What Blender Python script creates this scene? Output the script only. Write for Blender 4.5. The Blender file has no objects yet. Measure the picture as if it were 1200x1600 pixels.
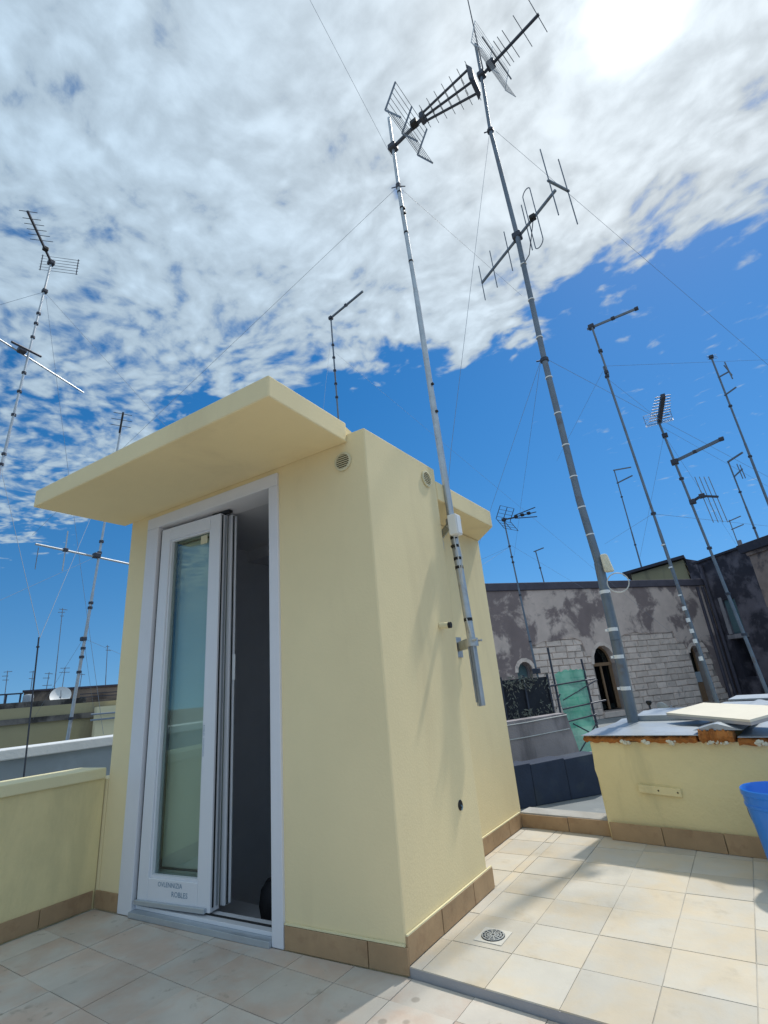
import bpy, bmesh, math, random
from mathutils import Vector, Matrix
random.seed(7)
scene = bpy.context.scene
col = scene.collection
R = math.radians

# ------------------------------------------------------------------ camera
cam_d = bpy.data.cameras.new('camera'); cam = bpy.data.objects.new('camera', cam_d); col.objects.link(cam)
cam.location = (1.3057, -1.8438, 0.9586)
cam.rotation_euler = (1.9167, 0.0863, 0.6183)
cam_d.sensor_fit = 'VERTICAL'; cam_d.sensor_height = 24.0; cam_d.lens = 24.0 * 766.88 / 1600.0
cam_d.clip_start = 0.02; cam_d.clip_end = 9000
scene.camera = cam

# ------------------------------------------------------------------ light
SUN_AZ, SUN_EL = 11.3, 55.8          # azimuth from +Y towards +X
sd = Vector((math.sin(R(SUN_AZ)) * math.cos(R(SUN_EL)), math.cos(R(SUN_AZ)) * math.cos(R(SUN_EL)), math.sin(R(SUN_EL))))
sl = bpy.data.lights.new('sun', 'SUN'); sl.energy = 3.0; sl.angle = R(2.2); sl.color = (1.0, 0.95, 0.86)
so = bpy.data.objects.new('sun', sl); col.objects.link(so); so.rotation_euler = sd.to_track_quat('Z', 'Y').to_euler()

class NT:
    """small helper for node trees"""
    def __init__(s, tree): s.t = tree; s.n = tree.nodes; s.l = tree.links
    def node(s, typ, ins=None, **kw):
        n = s.n.new(typ)
        for k, v in kw.items(): setattr(n, k, v)
        for k, v in (ins or {}).items():
            if hasattr(v, 'is_output'): s.l.new(v, n.inputs[k])
            else: n.inputs[k].default_value = v
        return n
    def math(s, op, a, b=None, c=None, clamp=False):
        ins = {0: a}
        if b is not None: ins[1] = b
        if c is not None: ins[2] = c
        return s.node('ShaderNodeMath', ins, operation=op, use_clamp=clamp).outputs[0]
    def mapr(s, v, a, b, c=0.0, d=1.0, smooth=True):
        return s.node('ShaderNodeMapRange', {0: v, 1: a, 2: b, 3: c, 4: d}, interpolation_type='SMOOTHSTEP' if smooth else 'LINEAR').outputs[0]
    def mix(s, f, a, b, blend='MIX'):
        n = s.n.new('ShaderNodeMix'); n.data_type = 'RGBA'; n.blend_type = blend
        for i, v in ((0, f), (6, a), (7, b)):
            if hasattr(v, 'is_output'): s.l.new(v, n.inputs[i])
            else: n.inputs[i].default_value = v if i == 0 else (tuple(v) + (1,))[:4]
        return n.outputs[2]
    def noise(s, vec, scale, detail=4, rough=.55, dist=0.0):
        return s.node('ShaderNodeTexNoise', {'Vector': vec, 'Scale': scale, 'Detail': detail, 'Roughness': rough, 'Distortion': dist}).outputs[0]

world = bpy.data.worlds.new('World'); scene.world = world; world.use_nodes = True
W = NT(world.node_tree); W.n.clear()
sky = W.node('ShaderNodeTexSky', sky_type='NISHITA', sun_disc=False, sun_elevation=R(SUN_EL), sun_rotation=R(SUN_AZ), altitude=0.0, air_density=1.15, dust_density=0.12, ozone_density=2.0)
tc = W.node('ShaderNodeTexCoord').outputs['Generated']
sep = W.node('ShaderNodeSeparateXYZ', {0: tc})
dx, dy, dz = sep.outputs
lift = W.math('ADD', W.math('MULTIPLY', W.math('MAXIMUM', dz, 0.0), .82), .18)
W.l.new(W.node('ShaderNodeVectorMath', {0: W.node('ShaderNodeCombineXYZ', {0: dx, 1: dy, 2: lift}).outputs[0]}, operation='NORMALIZE').outputs[0], sky.inputs[0])
zc = W.math('MAXIMUM', dz, 0.06)
cu = W.math('DIVIDE', dx, zc); cv = W.math('DIVIDE', dy, zc)
cp = W.node('ShaderNodeCombineXYZ', {0: cu, 1: cv, 2: 0.0}).outputs[0]
warp = W.node('ShaderNodeTexNoise', {'Vector': cp, 'Scale': 2.2, 'Detail': 3.0}).outputs[1]
cpw = W.node('ShaderNodeVectorMath', {0: cp, 1: W.node('ShaderNodeVectorMath', {0: warp, 'Scale': .22}, operation='SCALE').outputs[0]}, operation='ADD').outputs[0]
big = W.noise(cpw, 1.5, 4, .5)
rip = W.node('ShaderNodeMapping', {'Vector': cpw, 'Rotation': (0, 0, R(30)), 'Scale': (1.0, 1.45, 1.0)}).outputs[0]
mid = W.noise(rip, 9.0, 3, .5, .1)
puff = W.node('ShaderNodeTexVoronoi', {'Vector': rip, 'Scale': 15.0, 'Detail': 1.0, 'Roughness': .5}, feature='SMOOTH_F1').outputs['Distance']
fine = W.noise(cpw, 17.0, 6, .62)
# the cloud sheet: dense overhead, its ragged edge lies to the north, thinning out in the west
bw_ = W.math('SUBTRACT', big, .5)
lobes = W.math('SUBTRACT', W.noise(cpw, 3.6, 4, .55), .5)
cve = W.math('ADD', cv, W.math('ADD', W.math('MULTIPLY', bw_, .9), W.math('MULTIPLY', lobes, 1.1)))
edge = W.mapr(cve, 0.98, 1.34, .28, -.22, False)
west = W.mapr(W.math('ADD', cu, W.math('MULTIPLY', lobes, -1.6)), -0.10, -1.55, 0.02, -.25, False)
dens = W.math('ADD', W.math('MULTIPLY', fine, .46), W.math('MULTIPLY', mid, .46))
dens = W.math('ADD', dens, W.math('MULTIPLY', W.math('SUBTRACT', .55, puff), .26))
dens = W.math('ADD', dens, W.math('MULTIPLY', big, .30))
dens = W.math('ADD', W.math('ADD', dens, edge), west)
alpha = W.mapr(dens, .47, .74)
alpha = W.math('MULTIPLY', alpha, W.mapr(dz, .10, .28))
cosun = W.node('ShaderNodeVectorMath', {0: tc, 1: tuple(sd)}, operation='DOT_PRODUCT').outputs['Value']
cosun = W.math('MAXIMUM', cosun, 0.0)
glow1 = W.math('POWER', cosun, 5.0); glow2 = W.math('POWER', cosun, 60.0); glow3 = W.math('POWER', cosun, 900.0)
thick = W.mapr(dens, .62, 1.10)
cb = W.math('ADD', W.math('MULTIPLY', glow1, .12), .68)
cb = W.math('ADD', cb, W.math('MULTIPLY', glow2, .06))
cb = W.math('MULTIPLY', cb, W.math('ADD', W.math('MULTIPLY', thick, .40), .78))
cb = W.math('ADD', cb, W.math('MULTIPLY', glow3, 1.4))
tint = W.mix(W.math('MINIMUM', W.math('ADD', glow1, glow2), 1.0), (.74, .97, 1.19), (.90, 1.0, 1.08))
ccol = W.node('ShaderNodeVectorMath', {0: tint, 'Scale': cb}, operation='SCALE').outputs[0]
hsv = W.node('ShaderNodeHueSaturation', {'Hue': .501, 'Saturation': 1.43, 'Value': 1.0, 'Color': sky.outputs[0]}).outputs[0]
skyc = W.node('ShaderNodeVectorMath', {0: hsv, 'Scale': 0.112}, operation='SCALE').outputs[0]
final = W.mix(alpha, skyc, ccol)
bg = W.node('ShaderNodeBackground', {'Color': final, 'Strength': 1.0})
W.node('ShaderNodeOutputWorld', {0: bg.outputs[0]})
world.cycles.sampling_method = 'MANUAL'; world.cycles.sample_map_resolution = 512

scene.view_settings.view_transform = 'Standard'; scene.view_settings.look = 'None'
scene.view_settings.exposure = 0.0; scene.view_settings.gamma = 1.0; scene.view_settings.use_curve_mapping = False

# ------------------------------------------------------------------ materials
def srgb(r, g, b):
    f = lambda c: (c / 255 / 12.92) if c / 255 <= .04045 else ((c / 255 + .055) / 1.055) ** 2.4
    return (f(r), f(g), f(b))
def material(name, base, rough=.8, var=.10, vscale=3.0, bump=.0, bscale=60.0, metal=0.0, stain=None, stain_amt=0.0, stain_scale=1.2, stain_lo=.52, stain_hi=.66, rnd=0.0, spec=.4, streak=False, two=None, drips=False):
    m = bpy.data.materials.new(name); m.use_nodes = True
    T = NT(m.node_tree); T.n.clear()
    pos = T.node('ShaderNodeNewGeometry').outputs['Position']
    n1 = T.noise(pos, vscale, 6, .6)
    k = T.mapr(n1, .25, .75, 1 - var, 1 + var, False)
    if rnd:
        oi = T.node('ShaderNodeObjectInfo').outputs['Random']
        k = T.math('MULTIPLY', k, T.mapr(oi, 0, 1, 1 - rnd, 1 + rnd, False))
    c = base
    if two is not None:
        oi2 = T.node('ShaderNodeObjectInfo').outputs['Random']
        n3 = T.noise(T.node('ShaderNodeVectorMath', {0: pos, 1: T.node('ShaderNodeCombineXYZ', {0: oi2, 1: oi2, 2: oi2}).outputs[0]}, operation='ADD').outputs[0], vscale * .9, 5, .6, .4)
        c = T.mix(T.mapr(n3, .38, .66), base, two)
    if stain is not None:
        sp = pos
        if streak: sp = T.node('ShaderNodeMapping', {'Vector': pos, 'Scale': (1, 1, .22)}).outputs[0]
        n2 = T.noise(sp, stain_scale, 8, .62, .3)
        f = T.math('MULTIPLY', T.mapr(n2, stain_lo, stain_hi), stain_amt)
        c = T.mix(f, c, stain)
    if drips:
        vo = T.node('ShaderNodeTexVoronoi', {'Vector': pos, 'Scale': 9.0, 'Randomness': 1.0})
        gate = T.mapr(T.noise(pos, 2.6, 3, .5), .50, .60)
        c = T.mix(T.math('MULTIPLY', T.math('MULTIPLY', T.mapr(vo.outputs['Distance'], .17, .10), gate), .45), c, (.16, .13, .10))
    cs = T.node('ShaderNodeVectorMath', {0: c, 'Scale': k}, operation='SCALE').outputs[0]
    p = T.node('ShaderNodeBsdfPrincipled', {'Base Color': cs, 'Roughness': rough, 'Metallic': metal, 'Specular IOR Level': spec})
    if bump:
        b = T.node('ShaderNodeBump', {'Strength': bump, 'Distance': .01, 'Height': T.noise(pos, bscale, 5, .6)})
        T.l.new(b.outputs[0], p.inputs['Normal'])
    T.node('ShaderNodeOutputMaterial', {0: p.outputs[0]})
    return m
YEL = (.82, .69, .42)
M = {}
M['yellow'] = material('yellow_plaster', YEL, .88, .045, 1.7, .12, 90, stain=(.66, .54, .33), stain_amt=.40, stain_scale=2.4, stain_lo=.5, stain_hi=.72, spec=.25, streak=True)
M['yellow_old'] = material('weathered_yellow_plaster', (.78, .66, .365), .9, .07, 2.6, .35, 60, stain=(.50, .44, .25), stain_amt=.4, stain_scale=2.4, streak=True, spec=.2)
M['cream_cap'] = material('cream_coping', (.76, .69, .44), .85, .05, 4, .2, 80)
M['inner'] = material('grey_inner_plaster', (.62, .63, .67), .9, .06, 3, .1, 50)
M['white'] = material('white_upvc', (.72, .73, .77), .38, .02, 5, spec=.5)
M['casing'] = material('white_casing', (.72, .72, .76), .6, .03, 5, .05, 60)
M['alu'] = material('grey_aluminium', (.50, .55, .60), .38, .06, 9, metal=.55)
M['gasket'] = material('black_rubber', (.015, .016, .018), .6, .1, 9)
M['tile'] = material('limestone_tile', (.545, .515, .455), .62, .08, 4.0, .12, 45, stain=(.37, .32, .24), stain_amt=.45, stain_scale=6, stain_lo=.55, stain_hi=.74, rnd=.09, spec=.35, two=(.585, .505, .385))
M['tile_low'] = material('worn_limestone_tile', (.54, .50, .445), .66, .11, 5.0, .12, 45, stain=(.27, .23, .18), stain_amt=.55, stain_scale=11, stain_lo=.61, stain_hi=.72, rnd=.08, spec=.3, two=(.53, .42, .345), drips=True)
M['grout'] = material('grey_grout', (.48, .45, .395), .9, .55, 2.6, .2, 80)
M['riser'] = material('cement_riser', (.34, .33, .34), .85, .08, 6, .2, 60)
M['skirt'] = material('terracotta_skirting', (.40, .265, .15), .55, .14, 8, .1, 50, rnd=.08, stain=(.30, .18, .10), stain_amt=.5, stain_scale=14, spec=.4)
M['galv'] = material('galvanised_steel', (.47, .50, .53), .45, .16, 14, metal=.7, stain=(.24, .17, .12), stain_amt=.4, stain_scale=7, stain_lo=.55, stain_hi=.7)
M['galv_dull'] = material('dull_galvanised_steel', (.24, .27, .31), .55, .15, 10, metal=.45)
M['dark_metal'] = material('dark_metal', (.055, .062, .085), .5, .15, 12, metal=.35)
M['mast_grey'] = material('blue_grey_mast_paint', (.17, .205, .25), .5, .18, 9, metal=.4, stain=(.16, .10, .07), stain_amt=.45, stain_scale=6, stain_lo=.56, stain_hi=.7)
M['tape'] = material('black_tape', (.012, .012, .014), .5, .1, 20)
M['tie'] = material('white_tie', (.78, .80, .82), .5, .04, 9)
M['plastic'] = material('white_plastic_box', (.76, .76, .75), .45, .03, 8)
M['wire'] = material('stay_wire', (.20, .24, .30), .6, .05, 5)
M['cable'] = material('grey_cable', (.55, .56, .55), .55, .05, 9)
M['vent'] = material('beige_vent_plastic', (.66, .60, .40), .5, .03, 9)
M['ventdark'] = material('vent_shadow_gap', (.10, .08, .045), .8, .1, 9)
M['bucket'] = material('blue_plastic', (.015, .20, .72), .33, .05, 5, spec=.5)
M['label'] = material('bucket_label', (.70, .78, .74), .5, .1, 18)
M['foam'] = material('orange_foam', (.42, .155, .035), .85, .30, 16, .9, 45, stain=(.20, .055, .012), stain_amt=.7, stain_scale=13, stain_lo=.5, stain_hi=.62)
M['foamw'] = material('pale_plaster_crumb', (.70, .66, .52), .9, .2, 20, .8, 60)
M['tin'] = material('zinc_sheet', (.36, .40, .44), .42, .12, 5, .1, 20, metal=.55, stain=(.30, .31, .32), stain_amt=.4, stain_scale=5)
M['board'] = material('cream_board', (.76, .70, .58), .7, .04, 6)
M['boardedge'] = material('board_edge', (.42, .40, .40), .8, .05, 6)
M['bitumen'] = material('dark_blue_bitumen', (.026, .040, .075), .75, .18, 4, .4, 30, stain=(.05, .065, .085), stain_amt=.6, stain_scale=2.2)
M['roofgrey'] = material('grey_roof_membrane', (.22, .24, .25), .75, .16, 2.5, .3, 30, stain=(.36, .37, .36), stain_amt=.7, stain_scale=1.8)
M['greywall'] = material('stained_grey_plaster', (.33, .30, .31), .92, .14, 3, .4, 40, stain=(.12, .11, .12), stain_amt=.75, stain_scale=2.6, stain_lo=.46, stain_hi=.68, streak=True)
M['stonewall'] = material('mortar', (.36, .30, .27), .95, .18, 5, .4, 30)
M['stone'] = material('tufa_stone', (.74, .60, .52), .92, .15, 6, .5, 28, rnd=.13, stain=(.20, .17, .175), stain_amt=.45, stain_scale=5, stain_lo=.54, stain_hi=.7)
M['oldplaster'] = material('peeling_plaster', (.66, .52, .455), .93, .12, 3, .5, 30, stain=(.20, .15, .15), stain_amt=.88, stain_scale=.95, stain_lo=.455, stain_hi=.545)
M['cornice'] = material('dark_cornice', (.085, .075, .095), .9, .22, 4, .3, 30)
M['darkwall'] = material('blackened_wall', (.15, .13, .15), .93, .2, 3, .5, 25, stain=(.028, .026, .038), stain_amt=.9, stain_scale=1.1, stain_lo=.42, stain_hi=.56)
M['pinkwall'] = material('faded_pink_wall', (.32, .235, .20), .93, .2, 3, .5, 25, stain=(.06, .05, .06), stain_amt=.8, stain_scale=1.6)
M['olive'] = material('olive_plaster', (.38, .33, .20), .92, .08, 1.5, .3, 20, stain=(.15, .14, .11), stain_amt=.5, stain_scale=1.2, streak=True)
M['stainband'] = material('stained_cornice', (.19, .17, .155), .92, .18, 3, .3, 20, stain=(.03, .027, .027), stain_amt=.9, stain_scale=1.3, stain_lo=.40, stain_hi=.56)
M['brickfar'] = material('weathered_tufa_wall', (.26, .20, .155), .95, .2, 2.5, .4, 12, stain=(.07, .055, .05), stain_amt=.8, stain_scale=.9, stain_lo=.46, stain_hi=.62)
M['creamfar'] = material('cream_wall', (.72, .64, .42), .9, .04, 2)
M['greyblue'] = material('grey_blue_and_sky_shade', (.36, .41, .46), .85, .06, 2.5, .15, 30, stain=(.28, .32, .36), stain_amt=.5, stain_scale=2)  # white parapet's sky-blue shade put into the colour; plain grey blue elsewhere
M['whitecap'] = material('white_coping', (.66, .68, .70), .8, .06, 4, .2, 40)
M['wood'] = material('weathered_wood', (.25, .15, .085), .7, .2, 20, .3, 60)
M['shutter'] = material('dull_green_shutter', (.10, .165, .18), .7, .1, 8)
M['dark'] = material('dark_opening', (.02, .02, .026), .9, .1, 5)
M['net'] = material('green_net', (.16, .55, .44), .85, .14, 8, .5, 70, spec=.1)
M['mesh'] = material('dark_shade_cloth', (.022, .026, .036), .9, .25, 9, .3, 60)
M['plant'] = material('dry_plant', (.17, .18, .155), .9, .3, 20)
M['dish'] = material('white_dish', (.74, .75, .75), .5, .04, 5)
M['ground'] = material('street_ground', (.16, .155, .15), .95, .15, .05)
M['roofdark'] = material('dark_roof_edge', (.05, .05, .07), .8, .2, 5)
M['blind'] = material('pale_green_blind', (.50, .55, .48), .7, .04, 4)
M['plate'] = material('pale_drain_plate', (.60, .58, .53), .5, .08, 12)
M['ledgecap'] = material('limewashed_ledge', (.40, .39, .37), .9, .15, 9, .3, 50)
M['bag'] = material('black_fabric', (.012, .012, .016), .7, .2, 20)
M['ink'] = material('blue_print', (.16, .26, .36), .6, .1, 60)

def glass_material(name, tint, refl):
    m = bpy.data.materials.new(name); m.use_nodes = True; T = NT(m.node_tree); T.n.clear()
    tr = T.node('ShaderNodeBsdfTransparent', {'Color': tint + (1,)})
    gl = T.node('ShaderNodeBsdfGlossy', {'Color': (.72, .88, .86, 1), 'Roughness': .02})
    lw = T.node('ShaderNodeLayerWeight', {'Blend': .5}).outputs['Facing']
    f = T.math('ADD', T.math('MULTIPLY', T.math('POWER', lw, 3.0), .7), refl, clamp=True)
    mx = T.node('ShaderNodeMixShader', {0: f, 1: tr.outputs[0], 2: gl.outputs[0]})
    T.node('ShaderNodeOutputMaterial', {0: mx.outputs[0]}); return m
M['glass'] = glass_material('pane_glass', (.965, .985, .975), .045)
def net_material():
    m = bpy.data.materials.new('green_net_translucent'); m.use_nodes = True; T = NT(m.node_tree); T.n.clear()
    pos = T.node('ShaderNodeNewGeometry').outputs['Position']
    c = T.mix(T.mapr(T.noise(pos, 5, 5, .6), .35, .65), (.07, .42, .30), (.18, .54, .42))
    d = T.node('ShaderNodeBsdfDiffuse', {'Color': c}); t = T.node('ShaderNodeBsdfTranslucent', {'Color': c}); a = T.node('ShaderNodeBsdfTransparent', {})
    m1 = T.node('ShaderNodeMixShader', {0: .55, 1: d.outputs[0], 2: t.outputs[0]})
    m2 = T.node('ShaderNodeMixShader', {0: .22, 1: m1.outputs[0], 2: a.outputs[0]})
    T.node('ShaderNodeOutputMaterial', {0: m2.outputs[0]}); return m
M['net'] = net_material()
M['glassdark'] = glass_material('old_window_glass', (.25, .28, .32), .05)

# ------------------------------------------------------------------ builders
class MB:
    def __init__(s): s.v = []; s.f = []
    def add(s, vs, fs):
        o = len(s.v); s.v += [tuple(p) for p in vs]; s.f += [tuple(i + o for i in f) for f in fs]; return s
    def box(s, lo, hi):
        (a, b, c), (d, e, f) = lo, hi
        return s.add([(a, b, c), (d, b, c), (d, e, c), (a, e, c), (a, b, f), (d, b, f), (d, e, f), (a, e, f)],
                     [(0, 3, 2, 1), (4, 5, 6, 7), (0, 1, 5, 4), (1, 2, 6, 5), (2, 3, 7, 6), (3, 0, 4, 7)])
    def hexa(s, b4, t4):
        return s.add(list(b4) + list(t4), [(0, 3, 2, 1), (4, 5, 6, 7), (0, 1, 5, 4), (1, 2, 6, 5), (2, 3, 7, 6), (3, 0, 4, 7)])
    def prism(s, poly, z0, z1):
        n = len(poly)
        return s.add([(x, y, z0) for x, y in poly] + [(x, y, z1) for x, y in poly],
                     [tuple(range(n - 1, -1, -1)), tuple(range(n, 2 * n))] + [(i, (i + 1) % n, (i + 1) % n + n, i + n) for i in range(n)])
    def slab(s, pts, off):
        """planar 3d polygon given a thickness vector"""
        n = len(pts); off = Vector(off); pts = [Vector(p) for p in pts]
        return s.add(pts + [p + off for p in pts], [tuple(range(n - 1, -1, -1)), tuple(range(n, 2 * n))] + [(i, (i + 1) % n, (i + 1) % n + n, i + n) for i in range(n)])
    def tube(s, p0, p1, r0, r1=None, n=8):
        r1 = r0 if r1 is None else r1
        p0, p1 = Vector(p0), Vector(p1); d = (p1 - p0).normalized()
        a = d.orthogonal().normalized(); b = d.cross(a)
        vs = []
        for p, r in ((p0, r0), (p1, r1)):
            for i in range(n):
                t = 2 * math.pi * i / n; vs.append(p + a * (r * math.cos(t)) + b * (r * math.sin(t)))
        return s.add(vs, [tuple(range(n - 1, -1, -1)), tuple(range(n, 2 * n))] + [(i, (i + 1) % n, (i + 1) % n + n, i + n) for i in range(n)])
    def path(s, pts, r, n=6):
        for a, b in zip(pts, pts[1:]): s.tube(a, b, r, n=n)
        return s
    def bar(s, p0, p1, w, h, up=(0, 0, 1)):
        p0, p1, up = Vector(p0), Vector(p1), Vector(up); d = (p1 - p0).normalized()
        a = d.cross(up)
        if a.length < 1e-4: a = d.orthogonal()
        a = a.normalized() * (w / 2); b = a.cross(d).normalized() * (h / 2)
        q = lambda p: [p - a - b, p + a - b, p + a + b, p - a + b]
        return s.hexa(q(p0), q(p1))
    def lathe(s, c, prof, n=24, close=False, axis=None):
        c = Vector(c); X, Y, Z = Vector((1, 0, 0)), Vector((0, 1, 0)), Vector((0, 0, 1))
        if axis is not None:
            Z = Vector(axis).normalized(); X = Z.orthogonal().normalized(); Y = Z.cross(X)
        vs = []; fs = []; m = len(prof)
        for i in range(n):
            t = 2 * math.pi * i / n
            for r, z in prof: vs.append(c + X * (r * math.cos(t)) + Y * (r * math.sin(t)) + Z * z)
        for i in range(n):
            j = (i + 1) % n
            for k in range(m - 1 if not close else m):
                k2 = (k + 1) % m; fs.append((i * m + k, j * m + k, j * m + k2, i * m + k2))
        return s.add(vs, fs)
    def build(s, name, mat, parent=None, bevel=0.0, smooth=False, loc=None):
        o0 = wl(parent) if parent else Vector((0, 0, 0))
        l = Vector(loc) - o0 if loc is not None else Vector((0, 0, 0))
        org = o0 + l
        me = bpy.data.meshes.new(name)
        me.from_pydata([tuple(Vector(p) - org) for p in s.v], [], s.f)
        bm = bmesh.new(); bm.from_mesh(me); bmesh.ops.recalc_face_normals(bm, faces=bm.faces); bm.to_mesh(me); bm.free()
        mats = mat if isinstance(mat, (list, tuple)) else [mat]
        for k in mats: me.materials.append(M[k])
        o = bpy.data.objects.new(name, me); col.objects.link(o)
        o.location = l; o.parent = parent
        if smooth:
            for p in me.polygons: p.use_smooth = True
            me.set_sharp_from_angle(angle=R(40))
        if bevel:
            b = o.modifiers.new('bevel', 'BEVEL'); b.width = bevel; b.segments = 2; b.limit_method = 'ANGLE'; b.angle_limit = R(35)
        return o
def wl(o):
    v = Vector((0, 0, 0))
    while o is not None: v += o.location; o = o.parent
    return v
def tag(o, label, cat, group=None):
    o['label'] = label; o['category'] = cat
    if group: o['group'] = group
    return o
def thing(name, label, cat, loc, group=None):
    o = bpy.data.objects.new(name, None); col.objects.link(o); o.location = loc; o.empty_display_size = .1
    return tag(o, label, cat, group)
def struct(o, kind='structure'): o['kind'] = kind; return o
def cells(xb, yb, zb, fill, mapf=lambda x, y, z: (x, y, z)):
    """closed mesh of the filled cells of a grid (only outer faces are made)"""
    mb = MB(); idx = {}
    def vid(i, j, k):
        if (i, j, k) not in idx: idx[(i, j, k)] = len(mb.v); mb.v.append(mapf(xb[i], yb[j], zb[k]))
        return idx[(i, j, k)]
    nx, ny, nz = len(xb) - 1, len(yb) - 1, len(zb) - 1
    F = {}
    for i in range(nx):
        for j in range(ny):
            for k in range(nz):
                F[(i, j, k)] = fill((xb[i] + xb[i + 1]) / 2, (yb[j] + yb[j + 1]) / 2, (zb[k] + zb[k + 1]) / 2)
    for (i, j, k), on in F.items():
        if not on: continue
        for d, q in (((-1, 0, 0), [(0, 0, 0), (0, 0, 1), (0, 1, 1), (0, 1, 0)]), ((1, 0, 0), [(1, 0, 0), (1, 1, 0), (1, 1, 1), (1, 0, 1)]),
                     ((0, -1, 0), [(0, 0, 0), (1, 0, 0), (1, 0, 1), (0, 0, 1)]), ((0, 1, 0), [(0, 1, 0), (0, 1, 1), (1, 1, 1), (1, 1, 0)]),
                     ((0, 0, -1), [(0, 0, 0), (0, 1, 0), (1, 1, 0), (1, 0, 0)]), ((0, 0, 1), [(0, 0, 1), (1, 0, 1), (1, 1, 1), (0, 1, 1)])):
            if not F.get((i + d[0], j + d[1], k + d[2]), False):
                mb.f.append(tuple(vid(i + a, j + b, k + c) for a, b, c in q))
    return mb
def clip(poly, a, b, c):
    """keep the part of a 2d polygon where a*x + b*y <= c"""
    out = []
    for i in range(len(poly)):
        p, q = poly[i], poly[(i + 1) % len(poly)]
        dp, dq = a * p[0] + b * p[1] - c, a * q[0] + b * q[1] - c
        if dp <= 0: out.append(p)
        if dp * dq < 0:
            t = dp / (dp - dq); out.append((p[0] + t * (q[0] - p[0]), p[1] + t * (q[1] - p[1])))
    return out
def area(poly): return abs(sum(p[0] * q[1] - q[0] * p[1] for p, q in zip(poly, poly[1:] + poly[:1]))) / 2

# ------------------------------------------------------------------ ground far below, terrace floors
g = MB().prism([(4000 * math.cos(t * math.pi / 16), 4000 * math.sin(t * math.pi / 16)) for t in range(32)], -9.5, -9.0).build('ground', 'ground'); struct(g)

A = -0.0771                                       # the front wall is not quite square to the tiles
EU = Vector((-math.cos(A), math.sin(A), 0)); EN = Vector((math.sin(A), math.cos(A), 0))
def fw(u, z, o=0.0):
    """a point of the front wall: u metres left of the near corner, o metres out of the wall"""
    p = EU * u - EN * o; return Vector((p.x, p.y, z))

LOW = -0.030
low_poly = [(-2.2, -5.0), (4.5, -5.0), (4.5, -.060), (.70, -.034), (0, -.006), (-1.75, -.140), (-2.2, -.175)]
f_low = struct(MB().prism(low_poly, -.35, LOW - .004).build('terrace_floor', 'grout'))
up_poly = [(.0, -.004), (.70, -.030), (4.5, -.056), (4.5, 1.80), (-.24, 1.80), (-.24, .735), (.0, .735)]
f_up = struct(MB().prism(up_poly, -.34, -.004).build('raised_terrace_floor', ['riser']))
# grout bed on top of the raised floor, tiles laid on it
MB().prism([(.006, .002), (.70, -.024), (4.49, -.050), (4.49, 1.79), (-.23, 1.79), (-.23, .742), (.006, .742)], -.005, -.0022).build('grout_bed', 'grout', f_up)
full_cache = {}
def lay(parent, polys, x0, y0, cw, rw, irng, jrng, ztop, mat, gap):
    for i in irng:
        for j in jrng:
            xa, ya = x0 + i * cw, y0 + j * rw
            sq = [(xa + gap, ya + gap), (xa + cw - gap, ya + gap), (xa + cw - gap, ya + rw - gap), (xa + gap, ya + rw - gap)]
            for hp in polys:
                p = sq
                for (a, b, c) in hp:
                    p = clip(p, a, b, c)
                    if len(p) < 3: break
                if len(p) < 3 or area(p) < 2e-4: continue
                cx, cy = xa + cw / 2, ya + rw / 2
                dz = random.uniform(-.0012, .0012)
                if area(p) > area(sq) * .999:
                    key = (round(cw, 4), mat)
                    if key in full_cache:
                        o = bpy.data.objects.new('tile', full_cache[key]); col.objects.link(o); o.parent = parent
                        o.location = Vector((cx, cy, ztop + dz)) - wl(parent)
                    else:
                        o = MB().prism(p, ztop - .010, ztop).build('tile', mat, parent, loc=(cx, cy, ztop)); full_cache[key] = o.data
                        o.location.z += dz
                else:
                    o = MB().prism(p, ztop - .010, ztop).build('tile', mat, parent, loc=(cx, cy, ztop)); o.location.z += dz
                o.rotation_euler = (random.uniform(-.002, .002), random.uniform(-.002, .002), 0)
# raised floor: east of the stair hut, and the strip beside its recessed side
ns = (.0, -1.0, 0)
lay(f_up, [[(-1, 0, -.014), (-.035, -1, .004)], [(1, 0, .0095), (-1, 0, .220), (0, -1, -.80)]], .0645 - .2506 * 2, .4852 - .2592 * 3, .2506, .2592, range(0, 12), range(0, 8), .0, 'tile', .0020)
# lower floor in front of the door
t_front = (-math.sin(A) * 1.0, math.cos(A))       # outward half plane of the front wall
lay(f_low, [[(EN.x, EN.y, -.016), (.035, 1, -.009), (-1, 0, 1.93)]], .023 - .2506 * 10, -.1555 - .2592 * 9, .2506, .2592, range(0, 17), range(0, 11), LOW, 'tile_low', .0016)
# drain
dr = thing('floor_drain', 'round slotted floor drain grate set into the raised tiles', 'drain', (.20, .318, .0))
MB().box((.142, .260, .0012), (.258, .376, .0030)).build('plate', 'plate', dr)
MB().lathe((.20, .318, 0), [(0.0001, .0045), (.047, .0045), (.047, .0034), (.0001, .0034)], 28).build('well', 'gasket', dr)
for rr in (.045, .034, .023, .012):
    MB().lathe((.20, .318, 0), [(rr, .0050), (rr, .0072), (rr - .004, .0072), (rr - .004, .0050)], 28, True).build('ring', 'galv', dr)
for k in range(6):
    t = k * math.pi / 6
    MB().bar((.20 - .045 * math.cos(t), .318 - .045 * math.sin(t), .0066), (.20 + .045 * math.cos(t), .318 + .045 * math.sin(t), .0066), .004, .0018).build('spoke', 'galv', dr)

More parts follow.
